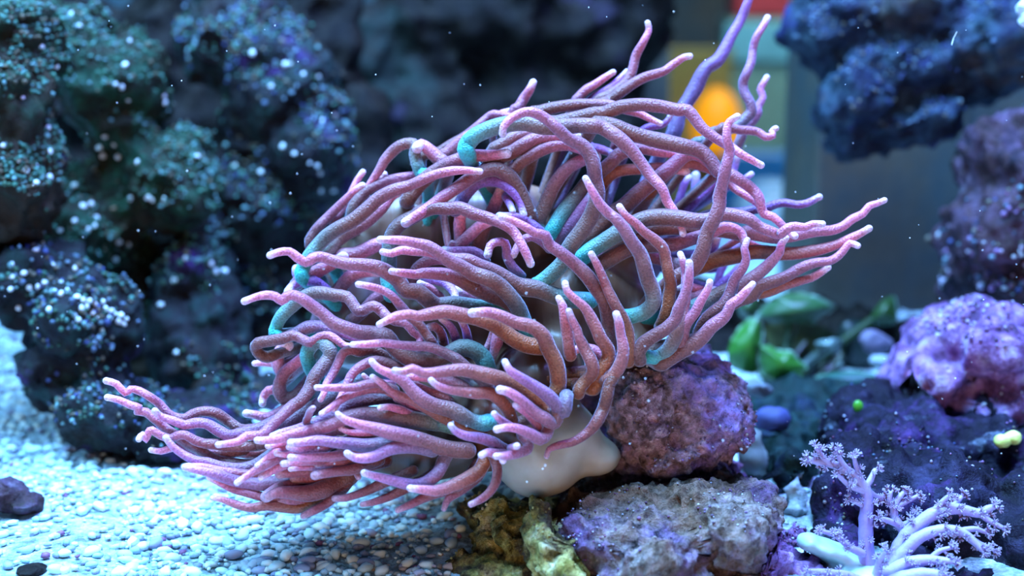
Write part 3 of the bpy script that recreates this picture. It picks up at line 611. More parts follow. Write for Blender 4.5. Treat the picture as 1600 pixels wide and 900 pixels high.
# (tip radius px, root radius px, tip offset mm, root offset mm, tint, points from tip to root)
TENTACLES = """
5.5 10.5 -46 -22 c | 785.6,209 787,198 800,184 820,175 836,176.4 852,185 870,200 890,218 908,226 922,242 928,262 930,282 934,302 930,320 922,340 908,362 890,386 878,412 850,438 838,446
5 11 -14 -10 c | 1067,365 1063,350 1053,330 1042,314 1034,294 1016,274 1000,252 984,232 964,214 940,199 926,197 906,196 880,198 850,198 820,192 792,194 764,202 740,214 729,228 730,240
5 9.5 -15 0 p | 1189,258 1160,242 1142,230 1120,217 1098,201 1086,186 1074,172 1060,172 1032,166.4 1000,163.6 970,167 944,177 930,178 900,185 870,191 844,198
4 8 5 5 p | 1032,193 1016,186 1000,178 976,171 950,163 940,163.6 906,163.6 874,167 844,174 828,182
4.5 7 15 18 p | 1012,36 1013.6,48 1005,66 994,86 989,106 982,124 968,138 950,150 928,166
4.5 7.5 8 12 p | 1078,88 1068,90 1050,102 1036,112 1010,120 990,130 970,144 950,158 932,170
4 6 20 20 v | 979,112 966,126 950,140 932,150 920,160 910,168
4.5 6 18 18 p | 958,113 944,122 928,133 916,140 904,152 896,164
4.5 9.5 48 42 v | 1186,-30 1174,-12 1168,4 1158,30 1144,54 1132,78 1120,96 1106,104 1096,118 1088,136 1076,156 1060,180 1056,200 1048,218 1040,226
5 7 32 28 u | 1199,28 1194,38 1182,58 1177,74 1174,96 1166,116 1161,128 1163,144 1172,160 1174,174 1166,184 1150,198 1130,204 1112,208 1100,220 1080,228
4.5 6.5 38 35 u | 1198,121 1193,130 1188,140 1192,152 1184,168 1184,176 1176,190 1164,200 1156,220 1150,232 1138,250 1126,264
5 10 -40 -20 p | 1152,182 1140,190 1136,202 1136,220 1140,234 1136,254 1132,272 1128,290 1124,308 1124,320 1116,342 1106,360 1102,374 1098,392 1090,408 1080,422 1064,430 1050,438 1040,448
4.5 6 10 12 p | 1212,201 1206,205 1208,212 1196,214 1186,207 1172,204 1156,203 1140,200 1120,206
5 10 -14 -8 p | 1242,369 1232,363 1222,352 1208,339 1194,334 1189,322 1186,308 1174,294 1160,284 1142,273 1122,268 1110,250 1094,236 1070,229 1040,222 1010,215 984,207 960,197 940,194 924,200
6 10 6 -2 c | 1072,242 1048,239.4 1028,237 1000,232.4 972,239 960,248 956,253 936,270 918,286 906,300 890,320 876,338 858,368
8 11 3 0 p | 1120,268 1108,254 1090,242 1072,242 1050,260 1028,278 1000,300 976,322 952,338 928,362 912,376
6 8.5 8 2 b | 1072,268 1048,264 1032,261.6 1004,264 980,265 960,270 944,284 916,332 900,360
6 9.5 6 8 b | 1138,280 1122,270 1096,258 1068,254 1048,264 1032,280 1016,300
4 5 22 24 v | 1048,180 1042,190 1032,196 1016,198 1004,204 986,220
4 5 15 18 p | 1012,230 1000,225 986,222 974,222 960,226
5 6 10 12 v | 958,241 942,234.4 926,231 916,232
5 6 32 34 v | 1152,246 1148,260 1140,278 1130,296
4.5 5 20 24 v | 1174,272 1166,278 1162,284 1152,290 1142,292 1128,296
6 6 45 45 v | 1087,274 1086,296 1082,312 1080,330
5 5 40 40 v | 1076,278 1069,288 1064,304 1058,320
6 6 25 28 v | 1128,280 1120,284 1106,296 1090,310 1076,326
5 6 0 4 p | 1190,326 1180,315 1164,304 1148,294 1136,278 1128,268
5 6.5 10 14 v | 1280,308 1274,311 1260,318 1244,320 1228,317 1212,319 1196,325 1180,327 1160,332 1146,332 1126,334 1100,338
4.5 9.5 -2 -4 p | 1382,313 1370,318 1358,322 1348,334 1332,342 1316,354 1298,360 1278,361 1258,364 1240,368 1216,371 1190,368 1166,363 1160,366 1132,360 1100,358 1072,357 1044,356 1016,360 990,374
5 11 -25 -8 c | 1285,350 1270,350 1258,355 1244,354 1232,356 1222,364 1216,366 1200,360 1186,354 1174,344 1160,339 1140,335 1126,335 1108,343 1086,345 1060,341 1032,339 1008,342 988,352 966,364 940,380 924,390 908,404
4.5 8.5 -30 -20 p | 1167.6,375 1163,388 1166,404 1160,420 1148,436 1142,456 1132,474 1116,488 1102,502 1092,520 1086,530
6 10 -12 -6 p | 1164,382 1159,366 1148,357 1132,355 1116,362 1094,369 1070,377 1048,383 1024,384 1004,385 980,390 950,406 930,420
4 4.5 2 2 p | 1194,388 1180,384 1168,378 1160,370
5 10 -6 5 b | 1358,357 1346,364 1330,372 1310,381 1288,388 1264,393 1240,396 1216,396 1190,394 1170,395 1150,400 1120,406 1100,414 1084,420 1064,428
4.5 8 -8 -2 p | 1340,384 1328,380 1320,389 1310,400 1296,408 1278,410 1260,415 1244,423 1228,432 1208,440 1186,448 1176,462 1156,470 1136,478
4.5 10.5 -18 -10 c | 1228,372 1221,382 1218,394 1208,406 1194,420 1176,434 1156,446 1146,450 1124,460 1106,470 1090,478 1076,486 1068,498
4.5 7 -2 0 b | 1294,418 1282,426 1268,434 1250,439 1232,444 1216,450 1200,456 1170,462 1146,468
5 10 -37 -25 p | 1176,444 1166,455 1154,468 1142,476 1136,490 1126,500 1112,510 1098,526 1080,540 1060,552 1040,564 1032,568
5 8 -33 -26 p | 1109,441 1106,452 1094,472 1086,488 1074,502 1068,516 1066,530 1060,544
5.5 9 -42 -30 p | 1077,411 1077,428 1075,444 1069,464 1060,484 1056,498 1040,514 1020,526 1004,538 998,552 1000,562
4.5 9.5 -28 -28 c | 1063,397 1067,408 1071,424 1072,452 1068,480 1060,508 1054,528 1044,546 1028,558 1014,558
5 8.5 -36 -20 b | 968,323 978,338 992,348 1006,362 1022,374 1036,388 1040,404 1044,424 1048,444 1046,460 1044,480 1038,500 1032,510
5 10.5 -46 -25 c | 915,279 926,300 938,320 954,336 960,340 974,356 986,376 1000,396 1006,414 1012,436 1020,456 1020,474 1006,488 986,494 974,496
5 8 -36 -30 b | 924,397 934,416 946,444 950,454 962,478 973,498 981,518 983,540 982,564
5 9.5 -46 -24 p | 784,339 800,344 820,354 836,364 852,368 858,382 878,396 900,414 918,432 930,450 944,470 950,500 950,520 954,540
5 9 -48 -40 b | 883,443 886,455 898,467 914,481 924,498 932,514 938,528 950,546 950,560 940,578 932,596 928,608
5 8 -42 -36 b | 873,466 879,478 882,496 886,516 888,536 891,554
6 7 -34 -32 p | 892,550 904,545 918,544 934,550 944,564 956,578
5 8.5 -48 -42 b | 889,486 894,500 902,516 904,526 914,546 924,566 926,582 916,594 906,606 904,614
5.5 8.5 -50 -46 b | 963,491 967,504 970,524 974,544 970,568 960,584 950,594
4 8 -52 -46 r | 854,713 858,702 872,696 896,690 918,676 932,660 942,640 948,620 952,600 956,588
5 10.5 -54 -26 c | 594,374 610,375 630,376 650,380 668,384 684,394 702,408 720,416 740,428 764,436 780,446 794,460 808,478 816,496 822,512 828,528
5 11 -42 -20 c | 598,393.6 612,396 626,391 644,392 654,392 670,393 688,399 708,405 730,406 750,416 774,426 796,440 814,448 840,452 866,462 894,468 920,470
5 11 -50 -22 c | 422,399 436,394 452,393 464,402 478,410 488,404 500,401 516,406 540,412 568,414 590,418 606,426 622,438 634,454 652,456 668,468 682,478 710,476 740,480 768,484 784,488
5 9.5 -46 -24 p | 612,424 626,426 650,429 660,427 696,429 720,438 744,451 768,462 788,470 800,478
4.5 6.5 -48 -40 p | 560,444.4 576,447 596,453 612,462 626,478 640,494 654,506 666,522 678,540
5 10.5 -56 -34 b | 593,507 606,500 620,494 640,491 652,494 670,491 696,487 720,492 740,496 760,502 780,512 800,528 820,538 840,542 850,542
6.5 10.5 -58 -46 b | 738,489 750,488 764,488 784,494 806,504 830,510 848,524 856,542 868,566 872,586 872,604 866,618
4.5 7 -54 -42 p | 551,538.4 572,538 598,536 624,539 650,541 670,542 692,550 708,558 714,561 732,576 748,590 764,604
5 11 -50 -30 c | 382,471 400,464 416,461 430,463 440,470 448,463 458,461 472,467 488,478 504,490 520,504 540,512 560,519 584,521 604,526 614,540 628,552 648,563 672,563 698,555 720,544 738,546 754,558 762,578
5 6.5 10 14 p | 566,290 556,297 544,308 528,324 512,340 498,354 488,368 484,384
4.5 5.5 18 18 p | 567,269 558,282 550,300 540,320 530,336 520,348
5 9.5 -15 -2 c | 750,268 730,266 706,267 680,273 658,282 640,290 616,297 592,310 572,328 552,344 530,356 512,368 498,382 484,400 474,418 472,434
7 9 5 8 c | 626,298 610,308 596,326 576,344 554,358 534,370 518,384 506,398
5 7 8 10 c | 656,272 646,274 626,277 606,282 584,292 568,302 552,322 548,338
7 10 -8 2 p | 792,240 764,243 736,244 708,253 686,264 664,280 648,296 636,314
4.5 8 12 2 c | 568,302 582,282 594,264 600,252 612,238 626,227 640,224 650,228 648,240 652,256 658,272 666,272
8 9 2 4 c | 652,231 658,225.6 668,232 684,247 700,262
5 5.5 14 14 p | 600,273 590,284 580,294 570,304
5 6.5 14 14 p | 810,183 788,181 772,178 762,184 746,198 726,214 704,226 684,238 660,246
4 5 18 18 p | 796,173 786,176 778,180 768,188
5.5 7 16 18 p | 833,129 828,140 820,152 810,168 800,178
7 8 6 8 p | 768,196 752,204 730,214 712,228 698,240 690,246
7 8.5 2 4 c | 890,214 860,210 832,208 804,214 784,226 768,238
7 9.5 -4 0 p | 904,214 884,213 864,213 836,217 816,228 800,238 784,244 770,256 760,264
6 8 -8 0 p | 926,242 910,235 888,228 864,229 840,238 820,250 804,264 798,272
7 9.5 -14 -4 p | 634,348 652,336 672,322 692,308 716,292 738,277 758,267 778,265 796,276 810,294 822,318 830,340
6 9.5 -20 -4 c | 829,412 822,396 816,384 804,364 788,351 764,341 740,334 720,325 700,326 678,325 656,332 650,337 630,347 618,358 610,376 608,400 608,420 606,436 610,460
6 8.5 -8 0 v | 818,335 814,316 800,298 784,286 764,282 744,286 730,300 720,316 712,328
8 9 3 4 c | 722,328 718,348 720,372 718,390
7 8 -5 2 c | 772,344 752,352 736,366 722,380 712,392
8 10 6 8 b | 784,294 776,314 768,332 760,348 752,364 748,380 746,392
4.5 5 -4 8 r | 707,380 702,388 698,368 694,340
4.5 5 -10 0 v | 801,330 796,318 790,308
5 5.5 -10 -6 v | 780,337 804,338 826,346 844,360
6 6 -16 -10 u | 762,398 766,384 776,378 789,380 792,394 792,400 800,416 814,430
6 6 -13 -8 u | 802,398 814,378 830,370 848,378 858,388
9 10 -6 0 c | 930,246 910,250 886,264 868,286 856,310 846,334 840,348 842,360
8 9 -3 0 u | 926,304 906,332 886,356 868,374
8 9 0 4 b | 1060,412 1040,408 1016,400 1000,394
4.5 5 30 32 v | 1158,378 1140,400 1126,424 1114,450
4.5 5 33 34 v | 1144,376 1130,396 1116,420
5 6 28 30 v | 1158,412 1146,428 1128,444 1112,456
6 6.5 12 20 v | 1120,372 1116,384 1106,396
5 5.5 -8 -2 p | 1060,449 1072,446 1086,450 1100,456
8 9 -8 -4 c | 1116,456 1096,462 1076,464 1056,460
7 8 -6 0 c | 720,420 706,410 688,405 668,408 652,420 644,436
5 6.5 -20 -8 v | 711,472 710,458 698,444 682,438 666,435
4.5 5.5 -16 -8 b | 656,442.4 672,450 688,464
5 5.5 -10 -6 c | 706,446 720,436 736,434
7 8 -12 -8 c | 714,454 732,460 746,468
6 7 -8 -4 u | 694,391 720,393 740,394 752,400 758,408
5.5 6.5 -30 -16 b | 666,514 678,510 689,520 694,542
5 6 -28 -20 v | 690,498 702,508 710,522 714,538
5 6 -24 -18 v | 720,500 728,516 732,538
4.5 5 -14 -10 r | 758,548 768,528 772,512 768,500
6 8 -18 -14 c | 770,556 776,536 778,524
6 6.5 -3 2 v | 450,456 458,446 474,440 490,439 502,446 510,453
5 8.5 -30 -8 c | 653,548 656,528 646,520 634,506 618,502 606,496 596,486 584,478 572,483 560,486 552,476 542,464 524,461 504,458 488,458 472,466 456,478 440,494 432,510 430,521 440,526
6 8.5 -22 -8 u | 576,534 560,529 540,522 520,515 500,510 480,512 464,521 448,524 434,524
5 7.5 -26 -8 p | 553,542 538,540 526,531 514,524 500,526 486,535 472,530 458,524 442,529 420,533 403,536 400,544 406,554 418,558 430,554
4.5 5 4 2 p | 398,568 410,567 426,568 440,570
8 9 0 2 c | 450,540 438,548 433,560 438,576 448,586
8 9.5 -6 -2 c | 480,554 462,568 446,582 438,598 437,612 444,622 458,622 470,614 480,600 490,590
5 9.5 -56 -12 c | 341,695 356,693 372,690 386,681 406,680 420,670 440,650 458,634 470,626 486,604 490,592 502,576 514,560 516,548 506,536 494,534 484,542 479,556 484,570 488,580
4.5 7 -48 -26 p | 501,624 506,614 510,600 520,584 530,564 536,552 548,547 564,550 580,547 596,553 612,566 626,577
5 7 -52 -34 p | 522,638 532,622 540,606 548,588 560,575 580,565 596,565 616,572 630,580 648,590
5 10.5 -60 -42 c | 581,565 592,576 612,585 630,595 644,610 660,624 680,634 704,640 720,648 736,658 752,662 764,659
4.5 8 -58 -42 b | 582,589 594,597 608,609 624,618 646,626 666,637 688,650 712,662 732,673 752,675
3.5 5 -50 -44 p | 568,586.4 578,595 592,598 612,600
4.5 6 -58 -48 p | 495,605.6 512,606 536,605.6 556,605 574,600 592,598 600,603 616,608
4 6 -56 -46 p | 502,646.4 518,636 536,623 558,613 580,608 600,608 616,610
4.5 5 -62 -48 r | 489,638 485,642 482,650 481,662
4.5 9 -46 -36 u | 425,681 442,675 464,670 484,663 504,656 524,648 544,634 570,625 600,621 618,622 630,628
5 11 -60 -42 c | 402,688 418,688 440,684 466,676 490,672 512,666 524,660 540,653 558,649 576,647.6 600,650 630,654 660,658 684,661 690,661 708,666
4.5 11 -68 -46 p | 528,647 540,656 560,663 584,669 610,676 636,682 660,690 680,696 704,702 730,704
5 9 -64 -48 u | 454,691.6 472,691 496,688 520,691 544,693 570,696 594,694 616,686 632,680
4.5 6 -54 -46 p | 419,697 436,693 454,688 480,682 504,678 528,672 552,668
4.5 6 -54 -46 p | 533,669.6 546,675 568,676 590,674 610,673 630,672
4.5 5.5 -58 -48 p | 451.6,698.4 466,702 482,699 500,694 520,688
5 7 -64 -48 p | 454,714.4 476,715 500,714 524,713 544,709 564,702 580,700
4 5 -56 -50 p | 432,708.4 446,711 460,709 490,704 512,698
5 8.5 -68 -50 u | 542.4,708.4 554,715 570,716 588,712 608,702 630,698 652,699 674,704
5 6 -58 -48 p | 443,724.4 460,723 480,721 504,720 530,718 560,716
6 6.5 -54 -48 p | 460,730 474,728 490,726 512,724 540,722
3.5 4.5 -58 -50 p | 453.6,733 466,731 480,730 500,728
5 7 -32 -20 p | 166,595 182,600 196,614.4 204,608 218,611 234,620 250,632 262,646 276,653 290,654 302,647 320,643 338,646 356,658 374,670 390,671 412,668 430,664 448,656
5 10 -38 -25 u | 242,642 252,651 270,657 288,664 304,661 322,662 340,672 358,681 374,678 394,674 414,668 436,658 450,660 470,648 492,636 514,622 536,608 560,596
5 7 -36 -30 p | 168,621 186,625 204,633 217,637 214,642.4 228,644 242,655 258,669 274,680 290,693 310,702 324,712 342,720 366,724 390,726 410,722
4.5 7 -42 -30 p | 217,686 222,679 228,687 232,676 237,672 250,680 266,685 278,680 290,680 304,688 320,693 338,694 354,698 380,698 400,696 420,692
4.5 6 -32 -28 p | 236,703 252,705 268,700 282,698 298,704 316,708 340,708 370,707
5 8 -44 -34 u | 259,684 270,698 286,710 306,720 324,723 340,728 360,732 380,732 400,726 416,716 434,704 450,698
5 7 -26 -24 b | 346,708 370,708 390,709 414,708 430,704
5 9 -50 -40 u | 289,730 306,734 330,739 350,746 370,752 392,756 416,756 440,752 460,748 484,744
5 6.5 -46 -40 p | 292,729 316,730 340,735 364,739 384,741 408,740
4.5 6 -56 -50 p | 402.4,728 416,718 428,708 440,702 460,696
4.5 6 -58 -50 p | 370.4,754.4 388,742 408,730 428,720 444,714 466,708
5 6 -54 -48 p | 408,746 424,736 440,728 460,722
4.5 6.5 -46 -42 p | 327,746.4 342,754 364,764 386,770 410,776 432,778 456,774
4 8 -48 -42 b | 331.6,778 348,780.6 368,788 392,793.6 416,790 440,792 464,793 488,787 510,778 528,766
6 12 -54 -42 r | 418,777 432,770 454,770 480,771 506,764 530,752 548,740
8 12 -48 -38 r | 416,776 432,766 452,762 476,760 500,752 524,742
7 13 -46 -38 r | 440,784 460,780 484,776 504,768 524,758 544,744
5 7 -52 -42 r | 474,806 490,798 508,788 522,776 538,762 550,744
6 7.5 -58 -46 r | 492,743 504,740 524,737 548,734 568,728 592,720
4 5 -50 -46 r | 560,746 557,738 554,730
6 9 -48 -42 r | 436,741 460,738 484,736 508,730 532,726
7 10 -46 -40 r | 460,748 490,746 520,740 550,734
5 8.5 -60 -48 u | 569,739 586,744 610,750 634,756 654,757 672,750 686,736 692,722 698,712
4.5 7 -52 -44 r | 523,779 540,778 560,772 580,764 596,756 620,746 644,736
4 7 -50 -42 r | 566,788 586,784 608,776 628,766 644,758 664,748 680,736
4.5 8 -52 -42 r | 621.6,797 640,789 660,779 682,770 704,764 720,754 736,740 746,726
5 9.5 -62 -46 b | 641,763 660,765 680,767 700,762 718,754 734,746 750,734 758,718
4 8 -48 -40 r | 693.6,795 700,780 714,770 730,758 746,744 754,730
4.5 7 -60 -48 r | 736,788 752,780 766,768 775,752 777,732 772,716 768,708
4.5 7.5 -70 -48 u | 704.4,665 712,674 728,681 748,684 768,690 784,700 796,706
5 6.5 -66 -50 p | 752.4,711 762,707 776,709 790,708
5 7 -72 -52 p | 775,713 792,712 810,708 824,702 825,692 816,680
5 5 -72 -56 p | 807.6,697 804,698 798,700
5 5 -62 -52 p | 786,720 784,714 782,706
5 8 -72 -52 p | 776,671 792,667.6 810,670 830,679 844,686 854,678 857,664 852,652
4.5 5.5 -68 -56 p | 772,646.4 782,656 796,665
4.5 6 -66 -54 p | 805,632.4 812,638 824,646 836,658 842,672
6 8.5 -70 -54 p | 781,609 794,612 810,622 824,634 838,646 852,654 863,662 870,656 871,640
5 9 -68 -54 u | 789,565.6 796,578 810,588 826,598 842,608 858,620 870,634 877,646 883,638 885,620
5 10.5 -74 -50 b | 617,579 630,581 644,576 658,582 674,583 696,580 720,578 740,581 764,587 790,595 816,607 834,620 846,636 850,652
4.5 8.5 -70 -50 b | 673.6,594.4 684,603 700,608 720,611 744,614 764,614 780,624 794,640 800,658
6 8 -52 -42 c | 632,588 658,588 688,592 710,598 728,608
4.5 5 -46 -40 c | 600,610 616,618 632,626 642,638 650,650
4.5 6 -56 -44 p | 594,637 606,636 622,639 636,646 648,651
6 8 -42 -40 c | 620,622 640,630 660,640 670,652
6 7 -46 -42 r | 640,596 660,608 680,616 700,626
5 7 -48 -44 b | 512,700 536,690 560,684 580,680
5 7 -52 -46 r | 496,726 520,714 548,704 576,698
7 9 -46 -42 r | 512,730 540,728 570,726 600,720
6 8 -48 -42 r | 528,660 552,658 580,660 610,664
6 7 -10 -2 p | 385,646 398,648 416,652 430,648 446,638 466,628
5.5 6 0 2 p | 410,630 412,620 420,610 434,606
6 6.5 8 6 v | 463,420 466,432
9 10 5 8 c | 604,380 590,382 572,390 552,398 534,398
8 9 3 5 c | 536,402 516,414 496,424 476,436 464,444
8 9 2 6 c | 590,424 570,424 550,430 536,444 524,460
7 8 0 6 c | 620,446 604,456 584,468 566,488 550,500
"""
aloc = np.array(anem.location[:])
for ti, line in enumerate(TENTACLES.strip().splitlines()):
    head, pts = line.split('|')
    rt, rb, dt, db, tint = head.split()
    rt, rb, dt, db = float(rt), float(rb), float(dt), float(db)
    q = [tuple(float(a) for a in w.split(',')) for w in pts.split()]
    L = [0.0]
    for a, c in zip(q, q[1:]): L.append(L[-1] + math.hypot(a[0] - c[0], a[1] - c[1]))
    rnd = random.Random(ti)
    P, R = [], []
    for (x, y), l in zip(q, L):
        t = l / L[-1]
        off = dt + (db - dt) * t + rnd.uniform(-1.2, 1.2)
        P.append(O(x, y, off))
        rr = 1.04 * rt + (1.24 * rb - 1.04 * rt) * min(1, (l / max(L[-1], 1)) ** 0.75 * 1.40)
        R.append(rr * (FOCUS + off * .001) / FPX * rnd.uniform(.95, 1.05))
    n_vis = len(P)
    # the root runs on, hidden behind, to the flesh of the disc
    d = (P[-1] - EYE).normalized()
    h = disc_bvh.ray_cast(P[-1], d, 0.09)
    if h[0] is not None:
        if h[3] > 0.004: P.append(P[-1].lerp(h[0], 0.5)); R.append(R[-1])
        P.append(h[0] + d * 0.004); R.append(R[-1])
    else:
        nb = disc_bvh.find_nearest(P[-1])
        if nb[0] is not None and nb[3] < 0.06 and nb[3] > 0.003:
            mid = P[-1].lerp(nb[0], 0.5) + FWD * min(0.010, nb[3] * .4)
            P.append(mid); R.append(R[-1] * .95); P.append(nb[0] + (nb[0] - mid).normalized() * 0.004); R.append(R[-1])
    out, rad = catmull(P, R, 0.0017)
    rad = [r * (1 + 0.05 * noise.noise(Vector((i * .23, ti * 3.7, 0)))) for i, r in enumerate(rad)]
    rad[0] *= 1.08
    Vt, Ft, st = tube(out, rad, 12)
    arc = [0.0]
    for a, c in zip(out, out[1:]): arc.append(arc[-1] + (a - c).length)
    full = max(L[-1] * .00027, 0.05)
    cb = rnd.uniform(.88, 1.12)
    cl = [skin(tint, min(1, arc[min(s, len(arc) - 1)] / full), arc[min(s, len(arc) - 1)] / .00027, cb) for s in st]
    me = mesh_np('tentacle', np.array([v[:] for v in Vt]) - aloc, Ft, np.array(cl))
    link('tentacle', me, m_tent, anem)

# ------------------------------------------------------------------ green algae behind
alg = empty('leafy_algae', floor_hit(1215, 618))
tag(alg, 'dark green leafy algae with pale edges right of the anemone', 'algae')
m_alg = attr_mat('algae_blade', 0.4, sss=0.0, speck=0.1, bscale=200)
def frond(pts, off, curl, col, rim, name='frond'):
    pts = [(1120 + x / 5, 440 + y / 5) for x, y in pts]
    n = len(pts)
    ring = []
    for i in range(n):                        # smooth the outline
        p0, p1, p2, p3 = (pts[(i + k - 1) % n] for k in range(4))
        for t in (0, .25, .5, .75):
            ring.append(tuple(0.5 * (2 * p1[a] + (p2[a] - p0[a]) * t + (2 * p0[a] - 5 * p1[a] + 4 * p2[a] - p3[a]) * t * t + (3 * p1[a] - p0[a] - 3 * p2[a] + p3[a]) * t ** 3) for a in (0, 1)))
    cx = sum(p[0] for p in ring) / len(ring); cy = sum(p[1] for p in ring) / len(ring)
    K = 9; m = len(ring); V, C, F = [], [], []
    for side in (0, 1):
        for k in range(K + 1):
            s = k / K
            for i, (x, y) in enumerate(ring):
                ruff = (3 + 2 * math.sin(i * 1.3)) * math.sin(i * .55 + off) * s ** 3
                dd = off + curl * (1 - s * s) * -1 + ruff + (1.6 * math.sqrt(max(0, 1 - s ** 4)) + .3) * (1 if side else -1)
                V.append(O(cx + (x - cx) * s, cy + (y - cy) * s, dd) - alg.location)
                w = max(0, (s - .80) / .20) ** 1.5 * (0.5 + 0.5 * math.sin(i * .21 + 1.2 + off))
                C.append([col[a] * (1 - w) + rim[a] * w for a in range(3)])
        b0 = side * (K + 1) * m
        for k in range(K):
            for i in range(m):
                f = (b0 + k * m + i, b0 + k * m + (i + 1) % m, b0 + (k + 1) * m + (i + 1) % m, b0 + (k + 1) * m + i)
                F.append(f if side else f[::-1])
    t0 = (K + 1) * m
    for i in range(m): F.append((K * m + i, K * m + (i + 1) % m, t0 + K * m + (i + 1) % m, t0 + K * m + i))
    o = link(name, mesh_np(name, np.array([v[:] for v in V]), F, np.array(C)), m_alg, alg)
    # stalk down to the holdfast
    a = O(cx, cy, off + 3) ; e = Vector(alg.location)
    P = [a, a.lerp(e, .5) + FWD * .01, e]
    Vt, Ft, _ = tube(*catmull(P, [.003, .0025, .002], .004), seg=8)
    link('stalk', mesh_np('stalk', np.array([v[:] for v in Vt]) - np.array(alg.location[:]), Ft, np.tile(np.array(col) * .7, (len(Vt), 1))), m_alg, alg)
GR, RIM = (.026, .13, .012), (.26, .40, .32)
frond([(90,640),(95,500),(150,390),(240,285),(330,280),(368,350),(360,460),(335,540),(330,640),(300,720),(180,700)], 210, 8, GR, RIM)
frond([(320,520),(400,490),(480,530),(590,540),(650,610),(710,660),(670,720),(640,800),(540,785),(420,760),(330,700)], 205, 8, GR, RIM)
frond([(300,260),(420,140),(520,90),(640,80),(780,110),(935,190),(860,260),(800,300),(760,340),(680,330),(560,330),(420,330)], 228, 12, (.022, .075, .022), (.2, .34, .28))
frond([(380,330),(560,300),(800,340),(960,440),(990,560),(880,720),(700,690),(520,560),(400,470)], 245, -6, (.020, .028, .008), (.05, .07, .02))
frond([(770,470),(860,450),(970,445),(965,540),(900,555),(800,530)], 222, 4, (.10, .16, .14), (.2, .3, .28))  # pale blade painted as the lit patch of the dark frond behind
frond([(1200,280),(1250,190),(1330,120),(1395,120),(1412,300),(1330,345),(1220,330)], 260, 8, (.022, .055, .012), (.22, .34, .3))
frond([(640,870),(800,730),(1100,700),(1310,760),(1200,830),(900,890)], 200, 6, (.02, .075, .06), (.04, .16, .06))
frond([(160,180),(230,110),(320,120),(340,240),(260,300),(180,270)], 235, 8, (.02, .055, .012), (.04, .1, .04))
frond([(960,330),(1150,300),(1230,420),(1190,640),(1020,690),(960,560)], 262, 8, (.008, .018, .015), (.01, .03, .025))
h = cast(1341, 636)
bit = blob_object('algae_leaf', [(1341, 636, (h[1][0] - EYE).dot(FWD) * 1000 - 602, 8, 11, .0015)], .0006, [('CLOUDS', .01, .001)], plain('leaf_green', (.08, .35, .02), .4), floor_cut=False)[0]
tag(bit, 'tiny bright green leaf stuck on the rock above the coral', 'leaf')
h = cast(1574, 688)
sp = blob_object('yellow_sponge', [(1566, 690, (h[1][0] - EYE).dot(FWD) * 1000 - 603, 13, 10, .004), (1583, 684, (h[1][0] - EYE).dot(FWD) * 1000 - 603, 12, 11, .004)], .0007,
                 [('CLOUDS', .006, .002)], plain('sponge_yellow', (.72, .74, .16), .5), floor_cut=False)[0]
tag(sp, 'small yellow green sponge on the dark blue rock at the right edge', 'sponge')

# ------------------------------------------------------------------ lavender branching coral
coral = empty('tree_coral', O(1345, 905, -42))
tag(coral, 'pale lavender branching soft coral with fringed polyps at the lower right', 'coral')
m_cor = attr_mat('coral_skin', 0.45, bump=0.3, bscale=900, sss=0.1, speck=0.06)
cl0 = np.array(coral.location[:])
LAV, LAV2 = (.34, .26, .55), (.40, .33, .56)
def cpt(x, y, off): return O(1040 + x * .35, 585 + y * .35, off)
def ctube(name, pts, r0, r1, off0, off1, col, parent=None):
    n = len(pts)
    P = [cpt(x, y, off0 + (off1 - off0) * i / (n - 1)) for i, (x, y) in enumerate(pts)]
    R = [(r0 + (r1 - r0) * i / (n - 1)) * .35 * (FOCUS - .04) / FPX for i in range(n)]
    out, rad = catmull(P, R, .0012)
    rad = [r * (1 + .12 * noise.noise(Vector((i * .5, x_seed, 0)))) for i, r in enumerate(rad) for x_seed in (pts[0][0],)]
    Vt, Ft, st = tube(out, rad, 12)
    o = link(name, mesh_np(name, np.array([v[:] for v in Vt]) - cl0, Ft, np.tile(col, (len(Vt), 1))), m_cor, coral)
    return o, out, rad
# one polyp: short stalk, dark mouth and eight fringed arms
def polyp_mesh(seed):
    rn = random.Random(seed); V, F, C = [], [], []
    def add(Vt, Ft, c):
        k = len(V); V.extend(v[:] for v in Vt); F.extend(tuple(i + k for i in f) for f in Ft); C.extend([c] * len(Vt))
    a, f, _ = tube([Vector((0, 0, -.9)), Vector((0, 0, -.2)), Vector((0, 0, .25))], [.28, .30, .36], 6); add(a, f, (.34, .26, .52))
    for i in range(7):
        an = i * 6.283 / 7 + rn.uniform(-.2, .2); u = Vector((math.cos(an), math.sin(an), 0)); z = Vector((0, 0, 1))
        a, f, _ = tube([u * .2 + z * .2, u * .55 + z * .65, u * rn.uniform(.8, 1.0) + z * rn.uniform(.8, 1.1)], [.13, .13, .15], 5); add(a, f, (.46, .38, .56))
        a, f, _ = tube([u * .34 + z * .22, u * .42 + z * .40], [.17, .16], 5); add(a, f, (.14, .05, .07))
    return mesh_np('polyp', np.array(V), F, np.array(C))
PM = [polyp_mesh(i) for i in range(4)]
for me in PM: me.materials.append(m_cor)
npol = 0
